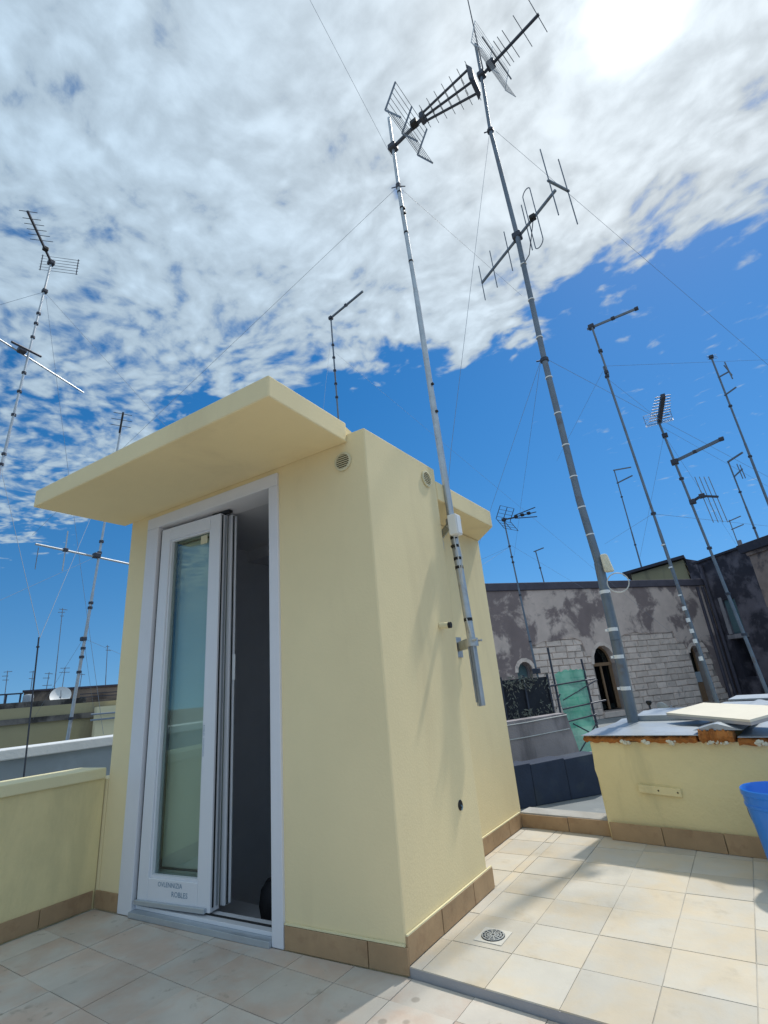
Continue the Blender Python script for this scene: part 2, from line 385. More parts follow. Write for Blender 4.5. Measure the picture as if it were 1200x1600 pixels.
# ------------------------------------------------------------------ stair hut
hut = thing('stair_hut', 'pale yellow rendered stair hut with flat canopy and open white door', 'building', (-.97, .8, -.03))
def skew(x, y, z):
    k = max(0.0, 1 - y / .58)
    return (x, y - x * math.tan(A) * k, z)
XB = [-1.94, -1.76, -1.655, -.625, -.43, -.235, -.2, 0.0]
YB = [0, .16, .58, .735, 1.66, 1.83]
ZB = [-2.4, -.06, 2.035, 2.105, 2.246]
def hut_fill(x, y, z):
    if y < .16:
        if -1.655 < x < -.625 and -.06 < z < 2.105: return False
        return True
    if y < .735:
        if z > 2.105: return True
        if x < -1.76 or x > -.2: return True
        return y > .58 and x > -.43
    if z > 2.035: return False
    if x > -.235: return False
    return x < -1.76 or x > -.43 or y > 1.66
mb = cells(XB, YB, ZB, hut_fill, skew)
wall = mb.build('wall', ['yellow', 'inner'], hut, bevel=.006)
for p in wall.data.polygons:
    c = p.center + Vector((-.97, .8, -.03)); n = p.normal
    if -1.77 < c.x < -.24 and .10 < c.y < 1.67 and c.z < 2.11 or (-.21 < c.x < -.19 and c.y < .6): p.material_index = 1
MB().box((-1.76, .10, -2.42), (-.21, 1.80, -2.38)).build('stairwell_floor', 'inner', hut)
# rear roof slab
MB().prism([(-1.99, .7352), (.004, .7352), (.004, 1.575), (-.235, 1.845), (-.30, 1.90), (-1.99, 1.90)], 2.038, 2.164).build('rear_roof_slab', 'yellow', hut, bevel=.006)
MB().box((-1.755, .715, 2.038), (-.435, .7350, 2.1045)).build('light_gap_strip', 'inner', hut)  # added strip: covers the slab edge and blocks light through the roof joint
MB().box((-1.755, .7155, 2.012), (-.435, 1.655, 2.0375)).build('ceiling', 'inner', hut)
# canopy over the door, falling slightly to the front
cb_ = [fw(2.03, 2.196, -.0), fw(.108, 2.196, -.0), fw(.108, 2.178, .589), fw(2.03, 2.178, .589)]
ct_ = [fw(2.03, 2.312, -.0), fw(.108, 2.312, -.0), fw(.108, 2.287, .589), fw(2.03, 2.287, .589)]
cb_[0] -= EN * .003 * -1; 
canopy = MB().hexa(cb_, ct_).build('canopy', 'yellow', hut, bevel=.007)
for v in canopy.data.vertices: pass
MB().hexa([fw(1.99, 2.2475, -.02), fw(.125, 2.2475, -.02), fw(.125, 2.2475, -.30), fw(1.99, 2.2475, -.30)], [fw(1.99, 2.308, .001), fw(.125, 2.308, .001), fw(.125, 2.262, -.30), fw(1.99, 2.262, -.30)]).build('canopy_upstand', 'yellow', hut)
# skirting tiles
def skirt_run(parent, p0, p1, outv, z0, h, joints, name='skirting_tile'):
    p0, p1, outv = Vector(p0), Vector(p1), Vector(outv).normalized(); L = (p1 - p0).length; d = (p1 - p0).normalized()
    js = [0.0] + list(joints) + [L]
    for a, b in zip(js, js[1:]):
        th = .011 + random.uniform(-.001, .0015); hh = h + random.uniform(-.0025, .0025); g_ = .002
        q0, q1 = p0 + d * (a + g_), p0 + d * (b - g_)
        base = [q0 + outv * .0015, q1 + outv * .0015, q1 + outv * th, q0 + outv * th]
        MB().hexa([(v.x, v.y, z0) for v in base], [(v.x, v.y, z0 + hh) for v in base]).build(name, 'skirt', parent, bevel=.0015)
outf = -EN
def bead(parent, p0, p1, outv, z):
    p0, p1, o_ = Vector(p0), Vector(p1), Vector(outv).normalized() * .006
    MB().bar((p0.x + o_.x, p0.y + o_.y, z), (p1.x + o_.x, p1.y + o_.y, z), .009, .006).build('plaster_bead', 'cream_cap', parent)
bead(hut, (0, 0, 0), (0, .772, 0), (1, 0, 0), .0885); bead(hut, (-.235, .74, 0), (-.235, 1.785, 0), (1, 0, 0), .0885); bead(hut, fw(.0, 0), fw(.585, 0), outf, LOW + .0895)
skirt_run(hut, fw(-.012, 0), fw(.586, 0), outf, LOW + .002, .084, [.178])
skirt_run(hut, fw(1.75, 0), fw(1.96, 0), outf, LOW + .002, .084, [])
skirt_run(hut, (0, -.004, 0), (0, .775, 0), (1, 0, 0), .001, .084, [.262, .560])
skirt_run(hut, (-.235, .737, 0), (-.235, 1.79, 0), (1, 0, 0), .001, .084, [.30, .58, .84])
# white door casing
def wallbox(u0, u1, z0, z1, o0, o1): 
    return MB().hexa([fw(u0, z0, o0), fw(u1, z0, o0), fw(u1, z0, o1), fw(u0, z0, o1)], [fw(u0, z1, o0), fw(u1, z1, o0), fw(u1, z1, o1), fw(u0, z1, o1)])
wallbox(.5895, .655, LOW + .001, 2.0895, -.166, .014).build('door_casing', 'casing', hut, bevel=.003)
wallbox(1.628, 1.745, LOW + .001, 2.0895, -.166, .014).build('door_casing', 'casing', hut, bevel=.003)
wallbox(.5895, 1.745, 2.090, 2.166, -.166, .0145).build('door_casing', 'casing', hut, bevel=.003)
# threshold
th = wallbox(.6555, 1.6275, LOW + .001, -.004, -.10, .030).build('threshold', 'alu', hut, bevel=.002)
wallbox(.6555, 1.6275, -.004, .012, -.10, -.012).build('sill_rail', 'white', th, bevel=.002)
wallbox(.660, 1.6275, .012, .019, -.052, -.046).build('sill_track', 'gasket', th)
# door leaf: hinged at the left, pushed a little inwards
def leaf(name, hu, ho, width, ang, z0, z1, thick, stile, rail_b, glassy):
    hinge = fw(hu, 0, ho)
    ca, sa = math.cos(ang), math.sin(ang)
    ex = (-EU) * ca + EN * sa; ey = EN * ca - (-EU) * sa          # along the leaf, into the room
    def P(x, d, z): return Vector((hinge.x, hinge.y, 0)) + ex * x + ey * d + Vector((0, 0, z))
    def bx(x0, x1, a, b, d0, d1): return MB().hexa([P(x0, d0, a), P(x1, d0, a), P(x1, d1, a), P(x0, d1, a)], [P(x0, d0, b), P(x1, d0, b), P(x1, d1, b), P(x0, d1, b)])
    return P, bx
P1, bx1 = leaf('door', 1.612, -.004, .52, R(4.0), .02, 2.06, .06, .08, .11, True)
z0, z1, wd = .022, 2.066, .512
door = bx1(0, .078, z0, z1, 0, .062).build('door_leaf', 'white', hut, bevel=.004)
bx1(wd - .085, wd, z0, z1, 0, .062).build('stile', 'white', door, bevel=.004)
bx1(.0785, wd - .0855, z1 - .082, z1, .0005, .0615).build('rail', 'white', door, bevel=.003)
bx1(.0785, wd - .0855, z0, z0 + .118, .0005, .0615).build('rail', 'white', door, bevel=.003)
bx1(.0, wd - .02, z0 + .001, z0 + .022, -.018, -.0005).build('weather_bar', 'alu', door, bevel=.003)
# glazing beads, pane, spacer bar
ga, gb, gc, gd = .0785, wd - .0855, z0 + .1185, z1 - .0825
for (a, b, c, d) in ((ga, ga + .012, gc, gd), (gb - .012, gb, gc, gd), (ga + .0125, gb - .0125, gc, gc + .012), (ga + .0125, gb - .0125, gd - .012, gd)):
    bx1(a, b, c, d, .010, .030).build('glazing_bead', 'white', door)
bx1(ga + .001, gb - .001, gc + .001, gd - .001, .031, .035).build('glass_pane', 'glass', door)
bx1(ga + .001, gb - .001, gc + .001, gd - .001, .050, .054).build('glass_pane', 'glass', door)
s0 = .030
for (a, b, c, d) in ((ga + s0, ga + s0 + .008, gc + s0, gd - s0), (gb - s0 - .008, gb - s0, gc + s0, gd - s0), (ga + s0 + .0085, gb - s0 - .0085, gc + s0, gc + s0 + .008), (ga + s0 + .0085, gb - s0 - .0085, gd - s0 - .008, gd - s0)):
    bx1(a, b, c, d, .0362, .0488).build('spacer_bar', 'gasket', door)
bx1(gb - .105, gb - .050, gd - .075, gd - .020, .0295, .0306).build('sticker', 'vent', door)
bx1(-.004, -.001, z0, z1, .002, .060).build('seal', 'gasket', door)
bx1(wd + .0005, wd + .004, z0 + .02, z1 - .01, .012, .020).build('seal', 'gasket', door)
bx1(wd + .0005, wd + .003, z0 + .02, z1 - .01, .036, .050).build('seal', 'alu', door)
# printed film on the leaf
def text_mesh(txt, size):
    cu_ = bpy.data.curves.new('txt', 'FONT'); cu_.body = txt; cu_.size = size; cu_.resolution_u = 2
    ob = bpy.data.objects.new('txt', cu_); col.objects.link(ob)
    dg = bpy.context.evaluated_depsgraph_get(); dg.update()
    me = bpy.data.meshes.new_from_object(ob.evaluated_get(dg))
    vs = [v.co.copy() for v in me.vertices]; fs = [tuple(p.vertices) for p in me.polygons]
    bpy.data.objects.remove(ob); bpy.data.meshes.remove(me); return vs, fs
def lettering(txt, size, x, z, vertical=False):
    vs, fs = text_mesh(txt, size); m_ = MB()
    pts = [P1(x + (v.y if vertical else v.x), -.0006, z + (-v.x if vertical else v.y)) for v in vs]
    m_.add(pts, fs); m_.build('lettering', 'ink', door)
lettering('OVLENNIZIA', .030, .150, z0 + .086)
lettering('ROBLES', .033, .250, z0 + .048)
lettering('ROBLES  OVLENNIZIA', .016, wd - .083, .86, True)
# second leaf behind it, opened further into the room
P2, bx2 = leaf('inner', 1.600, -.080, .58, R(5.0), 0, 0, 0, 0, 0, False)
d2 = bx2(.478, .508, .024, 2.078, .0, .045).build('inner_leaf', 'white', hut, bevel=.003)
bx2(.5085, .513, .03, 2.07, .010, .018).build('seal', 'gasket', d2)
bx2(.5085, .520, .03, 2.07, .026, .032).build('seal', 'white', d2)
bx2(.509, .531, 1.08, 1.22, .020, .0255).build('lock_plate', 'tie', d2)
bx2(.02, .477, .024, 2.078, .012, .040).build('panel', 'blind', d2)
bx1(wd - .09, wd + .050, z1 + .004, z1 + .018, .02, .05).build('stay_arm', 'gasket', door)
# vents
def vent(parent, c, ax, r):
    c, ax = Vector(c), Vector(ax).normalized()
    v_ = MB().lathe(c, [(r * .80, .002), (r * .80, .012), (r, .010), (r, .002)], 28, True, ax).build('vent', 'vent', parent, smooth=True)
    MB().lathe(c, [(.0005, .0025), (r * .80, .0025), (r * .80, .001), (.0005, .001)], 28, False, ax).build('backing', 'ventdark', v_)
    side = ax.cross(Vector((0, 0, 1))).normalized()
    for k in range(7):
        h = (k - 3) * r * .225; w = math.sqrt(max(0, (r * .79) ** 2 - h * h))
        MB().bar(c + side * -w + Vector((0, 0, h)) + ax * .006, c + side * w + Vector((0, 0, h)) + ax * .006, .004, r * .075).build('slat', 'vent', v_)
vent(hut, fw(.140, 2.092), -EN, .052)
vent(hut, (0, .611, 2.140), (1, 0, 0), .052)
# pipe stub and cable port on the side wall
st_ = MB().tube((0.001, .560, 1.252), (.050, .565, 1.250), .017, .017, 14).build('pipe_stub', 'vent', hut, smooth=True)
MB().tube((.0505, .5652, 1.250), (.066, .567, 1.2493), .0165, .016, 14).build('cap', 'tape', st_, smooth=True)
pc = MB().lathe((0.0, .544, .402), [(.0005, .004), (.020, .004), (.023, .001)], 20, False, (1, 0, 0)).build('cable_port', 'gasket', hut)
MB().path([(.002, .544, .402), (.016, .538, .398), (.012, .532, .384)], .003).build('cable_end', 'ink', pc)
# dark bags just inside the door
for nm, (x, y), s_ in (('left', (-1.02, .30), 1.0), ('right', (-.78, .26), .8)):
    b_ = MB().lathe((x, y, -.12), [(.001, .20 * s_), (.045, .19 * s_), (.075, .15 * s_), (.085, .08 * s_), (.07, 0), (.001, -.002)], 16).build('bag', 'bag', None, smooth=True)
    tag(b_, 'black rounded bag just inside the doorway, %s of the two' % nm, 'bag')
sh = MB().box((-1.70, .165, -.20), (-.25, .42, -.122)).build('top_step', 'inner', hut)

# ------------------------------------------------------------------ terrace parapet at the left
par = thing('parapet_wall', 'low yellow terrace parapet with cream coping left of the door', 'wall', (-2.05, -2.5, -.03))
MB().prism([(-2.14, -5.0), (-1.965, -5.0), (-1.965, -.158), (-2.14, -.172)], -.3, .606).build('wall', 'yellow_old', par)
MB().prism([(-2.22, -5.0), (-1.948, -5.0), (-1.948, -.162), (-2.22, -.183)], .6065, .664).build('coping', 'cream_cap', par, bevel=.006)
MB().prism([(-2.14, -.166), (-1.9402, -.1505), (-1.9402, 1.9), (-2.14, 1.9)], -.3, .600).build('wall', 'yellow', par)
skirt_run(par, (-1.965, -.170, 0), (-1.965, -3.2, 0), (1, 0, 0), LOW + .002, .084, [.26, .52, .78, 1.04, 1.3, 1.56, 1.82, 2.08, 2.34, 2.6, 2.86])

# ------------------------------------------------------------------ low ledge at the far end of the raised floor
led = thing('threshold_ledge', 'low brown tiled ledge with whitewashed top beside the yellow hut', 'ledge', (.06, 1.86, 0))
MB().prism([(-.236, 1.802), (.392, 1.735), (.405, 1.88), (-.22, 1.95)], -.3, .088).build('core', 'ledgecap', led, bevel=.004)
skirt_run(led, (-.232, 1.801, 0), (.372, 1.737, 0), (-.11, -1, 0), .001, .080, [.335])
# ------------------------------------------------------------------ yellow enclosure at the right with a zinc roof
enc = thing('roof_enclosure', 'low yellow enclosure with zinc roof and ragged orange foam edge', 'wall', (.9, 2.2, 0))
ed = Vector((.987, -.158, 0)); eo = Vector((.158, .987, 0)); e0 = Vector((.372, 1.700, 0))
def ep(x, y, z): p = e0 + ed * x + eo * y; return Vector((p.x, p.y, z))
mbw = MB()
nn = 26
front_b = [ep(-.012 + .006 * math.sin(i * 2.1), 0, 0) for i in range(1)]
# wobbling rendered face
xs = [i * 2.2 / nn for i in range(nn + 1)]; zs = [-.3, .0, .08, .17, .27, .37, .47, .530]
vs = []; fs = []
for zi, z in enumerate(zs):
    for i, x in enumerate(xs):
        off = .007 * math.sin(x * 5 + z * 9) + random.uniform(-.002, .002)
        xx = x - (.018 * (z / .5) + .008 * math.sin(z * 21) if i == 0 else 0)
        vs.append(ep(xx, off, z))
for zi in range(len(zs) - 1):
    for i in range(nn): a = zi * (nn + 1) + i; fs.append((a, a + 1, a + nn + 2, a + nn + 1))
mbw.add(vs, fs)
o = mbw.build('front_face', 'yellow_old', enc, smooth=True)
MB().hexa([ep(-.004, .012, -.3), ep(2.2, .012, -.3), ep(2.2, 1.5, -.3), ep(-.004, 1.5, -.3)], [ep(-.024, .012, .528), ep(2.2, .012, .528), ep(2.2, 1.5, .528), ep(-.024, 1.5, .528)]).build('wall', 'yellow_old', enc)
skirt_run(enc, ep(.004, -.010, 0), ep(1.9, -.010, 0), -eo, .001, .092, [.295, .60, .90, 1.2, 1.5])
# foam edge: lumpy strip
def lump_strip(x0, x1, z0, z1, y0, y1, n, amp):
    m_ = MB(); ring = []
    for i in range(n + 1):
        x = x0 + (x1 - x0) * i / n
        r_ = lambda: random.uniform(-amp, amp)
        ring.append([ep(x, y0 + r_(), z0 + r_() * 1.3), ep(x, y0 - .012 + r_(), (z0 + z1) / 2 + r_()), ep(x, y0 + .004 + r_(), z1 + r_()), ep(x, y1, z1), ep(x, y1, z0)])
    vs = [p for r in ring for p in r]; fs = []
    for i in range(n):
        for k in range(5): fs.append((i * 5 + k, (i + 1) * 5 + k, (i + 1) * 5 + (k + 1) % 5, i * 5 + (k + 1) % 5))
    fs += [(4, 3, 2, 1, 0), tuple(n * 5 + k for k in range(5))]
    return m_.add(vs, fs)
fo = lump_strip(-.045, .60, .530, .562, -.018, .03, 44, .005).build('foam_edge', 'foam', enc, smooth=True)
lump_strip(.62, .78, .528, .590, -.026, .05, 16, .010).build('foam_lump', 'foam', enc, smooth=True)
lump_strip(.795, 1.9, .520, .552, -.018, .03, 60, .006).build('foam_edge', 'foam', enc, smooth=True)
for x, w in ((.215, .05), (.47, .035), (.70, .10), (.90, .05), (.33, .03)):
    m_ = MB(); n_ = 9
    for k in range(n_):
        cx = x + w * (k / n_ - .5) + random.uniform(-.004, .004); s_ = random.uniform(.006, .012)
        m_.lathe(ep(cx, -.028 + random.uniform(-.004, .004), .527 + random.uniform(-.004, .012)), [(.0005, -s_), (s_ * .9, -s_ * .5), (s_, 0), (s_ * .7, s_ * .7), (.0005, s_)], 6, False)
    m_.build('plaster_crumb', 'foamw', enc)
# zinc sheets
def sheet(pts, mat='tin', name='zinc_sheet', t=.004):
    a, b, c, d = [Vector(p) for p in pts]; m_ = MB(); n = 12; vs = []; fs = []
    for j in range(2):
        for i in range(n + 1):
            u = i / n; p = (a.lerp(b, u) if j == 0 else d.lerp(c, u)); zz = .010 if i % 4 == 2 else 0
            vs.append(p + Vector((0, 0, zz)))
    for i in range(n): fs.append((i, i + 1, n + 2 + i, n + 1 + i))
    o = m_.add(vs, fs).build(name, mat, enc); s_ = o.modifiers.new('solid', 'SOLIDIFY'); s_.thickness = t; s_.offset = 1; return o
sheet([ep(-.055, -.030, .566), ep(-.055, 1.45, .600), ep(.62, 1.45, .600), ep(.62, -.030, .566)])
sheet([ep(.80, -.030, .556), ep(.80, 1.45, .590), ep(1.9, 1.45, .590), ep(1.9, -.030, .556)])
MB().hexa([ep(.59, -.01, .590), ep(.83, -.01, .590), ep(.83, 1.45, .604), ep(.59, 1.45, .604)], [ep(.70, -.012, .622), ep(.72, -.012, .622), ep(.72, 1.45, .640), ep(.70, 1.45, .640)]).build('ridge_flashing', 'tin', enc)
MB().hexa([ep(.02, .62, .586), ep(.48, .62, .586), ep(.48, .70, .588), ep(.02, .70, .588)], [ep(.02, .62, .622), ep(.48, .62, .622), ep(.48, .70, .624), ep(.02, .70, .624)]).build('flashing_upstand', 'tin', enc, bevel=.004)
# painted wooden batten screwed to the face
bt = MB().bar(ep(.226, -.013, .284), ep(.452, -.013, .272), .026, .042).build('batten', 'yellow_old', enc, bevel=.003)
for x, z in ((.335, .279), (.435, .274)): MB().lathe(ep(x, -.0265, z), [(.0005, .003), (.004, .002), (.005, 0)], 8, False, -eo).build('screw', 'ventdark', bt)

bd = thing('cream_board', 'flat cream board lying tilted on the zinc roof', 'board', (.99, 1.85, .60))
q_ = [Vector((.770, 2.144, .628)), Vector((1.235, 1.485, .628)), Vector((1.455, 1.640, .668)), Vector((.990, 2.299, .668))]
k = Vector((.0, 0, 0))
MB().slab([p + Vector((0, 0, .006)) for p in q_], (0, 0, .012)).build('panel', 'board', bd)
MB().slab([p + Vector((0, 0, -.010)) for p in q_], (0, 0, .0155)).build('core', 'boardedge', bd)
for nm, pts, lab in (('a', [(1.00, 2.75, .615), (1.60, 2.55, .615), (1.68, 2.80, .625), (1.08, 3.00, .625)], 'thin pale metal sheet lying behind the cream board'),
                     ('b', [(1.10, 3.10, .635), (1.75, 2.95, .635), (1.80, 3.18, .650), (1.16, 3.30, .650)], 'far metal sheet stacked beneath the blackened building')):
    o = MB().slab(pts, (0, 0, .012)).build('metal_sheet', 'tin'); tag(o, lab, 'metal sheet')

# ------------------------------------------------------------------ bucket
bc = Vector((1.262, 1.262, 0))
bk = thing('bucket', 'bright blue plastic bucket standing against the yellow enclosure', 'bucket', bc)
MB().lathe(bc, [(.0005, .006), (.108, .006), (.138, .372), (.143, .378), (.147, .374), (.147, .352), (.1425, .349), (.141, .318), (.145, .314), (.144, .304), (.139, .300), (.133, .235), (.1305, .228), (.113, .002), (.0005, .001)], 40).build('body', 'bucket', bk, smooth=True)
hp = [bc + Vector((.148 * math.cos(t) * 1.0, -.148 * math.sin(t) * .55 - .02 * math.sin(t), .335 - .15 * math.sin(t))) for t in [math.pi * i / 18 for i in range(19)]]
rot = Matrix.Rotation(R(-28), 3, 'Z')
MB().path([bc + rot @ (p - bc) for p in hp], .0028, 6).build('handle', 'dark_metal', bk)
m_ = MB(); vs = []; fs = []
for i in range(9):
    t = R(228 + i * 8)
    for z in (.075, .19): r_ = .1135 + .030 * z / .37 * .86 + .0022; vs.append(bc + Vector((r_ * math.cos(t), r_ * math.sin(t), z)))
for i in range(8): fs.append((2 * i, 2 * i + 2, 2 * i + 3, 2 * i + 1))
m_.add(vs, fs).build('sticker', 'label', bk)

# ------------------------------------------------------------------ masts and antennas
def mast(name, label, pts, radii, mat='galv', cat='antenna mast', n=10):
    root = thing(name, label, cat, pts[0])
    for (a, b), (r0, r1) in zip(zip(pts, pts[1:]), radii): MB().tube(a, b, r0, r1, n).build('pole_section', mat, root, smooth=True)
    return root
def at_z(pts, z):
    for a, b in zip(pts, pts[1:]):
        a, b = Vector(a), Vector(b)
        if min(a.z, b.z) <= z <= max(a.z, b.z): return a.lerp(b, (z - a.z) / (b.z - a.z))
    return Vector(pts[-1])
def bands(root, pts, zs, r, h=.022, mat='tape', name='tape_band'):
    for z in zs:
        c = at_z(pts, z); c2 = at_z(pts, z + h); MB().tube(c, c2, r, r, 10).build(name, mat, root, smooth=True)
def yagi(root, a, b, fr, lens, edir, rb, re, mat='dark_metal', sag=None):
    a, b, edir = Vector(a), Vector(b), Vector(edir).normalized()
    MB().bar(a, b, rb * 2, rb * 2).build('boom', mat, root)
    for f, l in zip(fr, lens):
        c = a.lerp(b, f) + Vector((0, 0, rb * 1.1)) * (0 if abs(edir.z) > .5 else 1)
        MB().tube(c - edir * l / 2, c + edir * l / 2, re, re, 6).build('element', mat, root)
def clamp(root, c, s, mat='dark_metal', name='clamp'):
    c = Vector(c); MB().box(c - Vector((s, s, s * .8)), c + Vector((s, s, s * .8))).build(name, mat, root, bevel=s * .25)
def vpanel(root, apex, along, open_, up, half, px, pz, rods, rb, rr, mat):
    """two-panel corner reflector: rods run along one axis"""
    apex, along, open_, up = [Vector(v) for v in (apex, along, open_, up)]; along.normalize()
    for s in (1, -1):
        for e in (-1, 1):
            p = apex + along * half * e; MB().bar(p, p + open_ * px + up * pz * s, rb, rb).build('reflector_arm', mat, root)
        p = apex; MB().bar(p, p + open_ * px + up * pz * s, rb, rb).build('reflector_arm', mat, root)
        for k in range(rods):
            f = (k + .6) / (rods - .4); c = apex + open_ * px * f + up * pz * s * f
            MB().tube(c - along * half, c + along * half, rr, rr, 6).build('reflector_rod', mat, root)
def wire(root, pts, r=.0028, sag=.0):
    pts = [Vector(p) for p in pts]
    if len(pts) == 2 and sag:
        a, b = pts; pts = [a.lerp(b, t / 8) - Vector((0, 0, sag * 4 * (t / 8) * (1 - t / 8))) for t in range(9)]
    MB().path(pts, r * .62, 5).build('guy_wire', 'wire', root)
def coil(c, r, n, ax, turns=1.6):
    ax = Vector(ax).normalized(); X = ax.orthogonal().normalized(); Y = ax.cross(X); out = []
    for i in range(n): t = 2 * math.pi * turns * i / n; out.append(Vector(c) + X * r * math.cos(t) + Y * r * math.sin(t) + ax * .01 * i / n)
    return out

# --- mast clamped to the side of the hut
sp = [(.057, .818, .825), (.052, .822, 1.16), (.022, .840, 1.91), (.009, .835, 2.83), (0.0, .83, 3.765), (-.02, .812, 4.89), (-.022, .811, 5.735)]
sm = mast('hut_antenna_mast', 'slim galvanised mast bracketed to the yellow hut carrying a triple boom antenna', sp[1:], [(.024, .024), (.0235, .022), (.021, .020), (.018, .017), (.0145, .0135), (.012, .012)], 'galv', n=14)
# slotted channel foot below the lower bracket
c0, c1 = Vector(sp[0]), Vector(sp[1])
ch = MB().bar(c0, c1 + (c1 - c0) * .15, .042, .034, (1, 0, 0)).build('channel_foot', 'galv', sm, bevel=.004)
MB().bar(c0 + Vector((.004, -.024, 0)), c1 + Vector((.004, -.024, 0)), .006, .012, (1, 0, 0)).build('channel_lip', 'galv_dull', ch)
MB().bar(c0 + Vector((-.012, -.026, .02)), c1 + Vector((-.012, -.026, 0)), .004, .010, (1, 0, 0)).build('channel_slot', 'galv_dull', ch)
for z, wy in ((1.165, 1.20), (1.905, 1.13)):
    c = at_z(sp, z)
    MB().bar((-.232, wy, z + .012), (c.x - .01, c.y + .012, z), .010, .060).build('wall_bracket', 'galv', sm, bevel=.003)
    MB().box((-.234, wy - .05, z - .055), (-.226, wy + .05, z + .075)).build('wall_plate', 'galv', sm)
    MB().tube(c - Vector((0, 0, .022)), c + Vector((0, 0, .022)), .037, .037, 12).build('collar', 'galv', sm, smooth=True)
    for dy in (-.034, .034): MB().tube(c + Vector((.018, dy, .008)), c + Vector((.048, dy, .008)), .006, .006, 8).build('bolt', 'galv', sm)
jb = MB().box((.040, .745, 1.795), (.098, .812, 1.925)).build('junction_box', 'plastic', sm, bevel=.006)
MB().box((.0985, .752, 1.803), (.1015, .805, 1.917)).build('lid', 'tie', jb, bevel=.002)
for k, (dx_, dy_) in enumerate(((.06, .765), (.075, .785))): MB().path([(dx_, dy_, 1.795), (dx_ + .004, dy_ - .004, 1.74), (dx_ + .004, dy_ + .01, 1.66), (.055, .800 + .01 * k, 1.56), (.050, .812, 1.50)], .0035).build('cable', 'cable', sm)
MB().path([(.05, .80, 1.30), (.066, .79, 1.22), (.064, .80, 1.19), (.050, .82, 1.20)], .0035).build('cable', 'cable', sm)
bands(sm, sp, (1.285, 1.60, 1.655, 1.735, 1.79), .0262, .018)
MB().bar(at_z(sp, 1.735) + Vector((.02, -.05, .002)), at_z(sp, 1.742) + Vector((-.02, -.015, .004)), .012, .014).build('tape_tail', 'tape', sm)
bands(sm, sp, (2.16, 2.40, 2.63, 2.80, 3.1, 3.4, 3.75, 4.05, 4.35, 4.62, 4.80), .0195, .016)
for z in (2.70, 2.92, 4.55, 4.60): clamp(sm, at_z(sp, z) + Vector((.024, -.01, 0)), .009, 'tape')
zc_ = 5.35; mc = at_z(sp, zc_); clamp(sm, mc, .036)
yagi(sm, mc + Vector((.0, 0, 0)), (.30, .772, zc_), [], [], (0, 1, 0), .011, .003)
vpanel(sm, (.105, .764, zc_), (.04, 1, 0), (1, 0, 0), (0, 0, 1), .235, .125, .215, 6, .011, .0026, 'galv_dull')
clamp(sm, (.225, .770, zc_ + .01), .030, 'tape', 'dipole_box')
MB().box((.285, .735, zc_ - .04), (.325, .805, zc_ + .04)).build('boom_hub', 'dark_metal', sm, bevel=.01)
MB().hexa([(.745, .70, zc_ - .085), (.778, .74, zc_ - .06), (.778, .86, zc_ - .09), (.745, .885, zc_ - .11)], [(.745, .70, zc_ + .10), (.778, .74, zc_ + .08), (.778, .84, zc_ + .05), (.745, .86, zc_ + .04)]).build('boom_end', 'dark_metal', sm, bevel=.008)
for k, off in enumerate((Vector((0, -.062, .055)), Vector((0, 0, 0)), Vector((0, .065, -.055)))):
    a = Vector((.31, .771, zc_)) + off * .35; b = Vector((.755, .790, zc_)) + off
    MB().bar(a, b, .014, .014).build('boom', 'dark_metal', sm)
    for f in (.04, .20, .36, .52, .68, .84, 1.0):
        c = a.lerp(b, f); MB().tube(c - Vector((0, .065, 0)), c + Vector((0, .065, 0)), .0027, .0027, 6).build('element', 'galv_dull', sm)
col_z = at_z(sp, 4.88); MB().tube(col_z - Vector((0, 0, .02)), col_z + Vector((0, 0, .02)), .022, .022, 10).build('stay_collar', 'dark_metal', sm)
for d in ((-.05, -.03, -.01), (.05, .03, -.01)): MB().tube(col_z, col_z + Vector(d), .005, .004, 6).build('stay_lug', 'dark_metal', sm)
wire(sm, [(-.032, .786, 5.216), (-.10, -.60, 6.28)], .0022)
wire(sm, [col_z, (-2.687, .44, 3.704), (-4.6, .17, 2.84)], .0022)
wire(sm, [col_z, (.171, 3.538, 5.59)], .0022)

# --- big mast behind the enclosure
bp = [(.53, 2.275, .40), (.530, 2.265, .64), (.545, 2.25, 1.15), (.552, 2.28, 1.745), (.521, 2.276, 2.3), (.506, 2.278, 3.72), (.525, 2.283, 5.245), (.507, 2.275, 6.91), (.548, 2.295, 7.84), (.565, 2.304, 8.45)]
bm_ = mast('tall_antenna_mast', 'tallest blue grey pipe mast behind the yellow enclosure, with white cable ties', bp, [(.037, .037), (.037, .036), (.036, .036), (.032, .030), (.029, .027), (.026, .025), (.023, .022), (.019, .018), (.017, .017)], 'mast_grey', n=16)
MB().tube((.580, 2.31, 7.85), (.612, 2.325, 10.2), .008, .006, 8).build('whip', 'dark_metal', bm_)
bands(bm_, bp, (.80, 1.02, 1.215, 1.50), .0385, .026, 'tie', 'cable_tie')
bands(bm_, bp, (1.98, 2.22, 2.50, 2.80, 3.12, 3.5, 3.95, 4.4, 4.85), .0325, .010, 'tie', 'cable_tie')
for z in (.80, 1.02, 1.215): c = at_z(bp, z); MB().box(c + Vector((-.052, -.026, .004)), c + Vector((-.036, -.012, .022))).build('tie_tail', 'tie', bm_)
amp = MB().hexa([(.590, 2.20, 1.655), (.655, 2.215, 1.655), (.655, 2.275, 1.655), (.590, 2.265, 1.655)], [(.585, 2.21, 1.80), (.632, 2.225, 1.80), (.632, 2.27, 1.80), (.585, 2.265, 1.80)]).build('amplifier_box', 'foamw', bm_, bevel=.012)
MB().path(coil((.665, 2.22, 1.56), .075, 40, (.15, -1, .1), 1.5), .0042, 6).build('cable_coil', 'cable', bm_)
MB().path([(.59, 2.215, 1.5), (.592, 2.21, 1.2), (.585, 2.21, .9), (.575, 2.22, .62)], .005).build('cable', 'galv_dull', bm_)
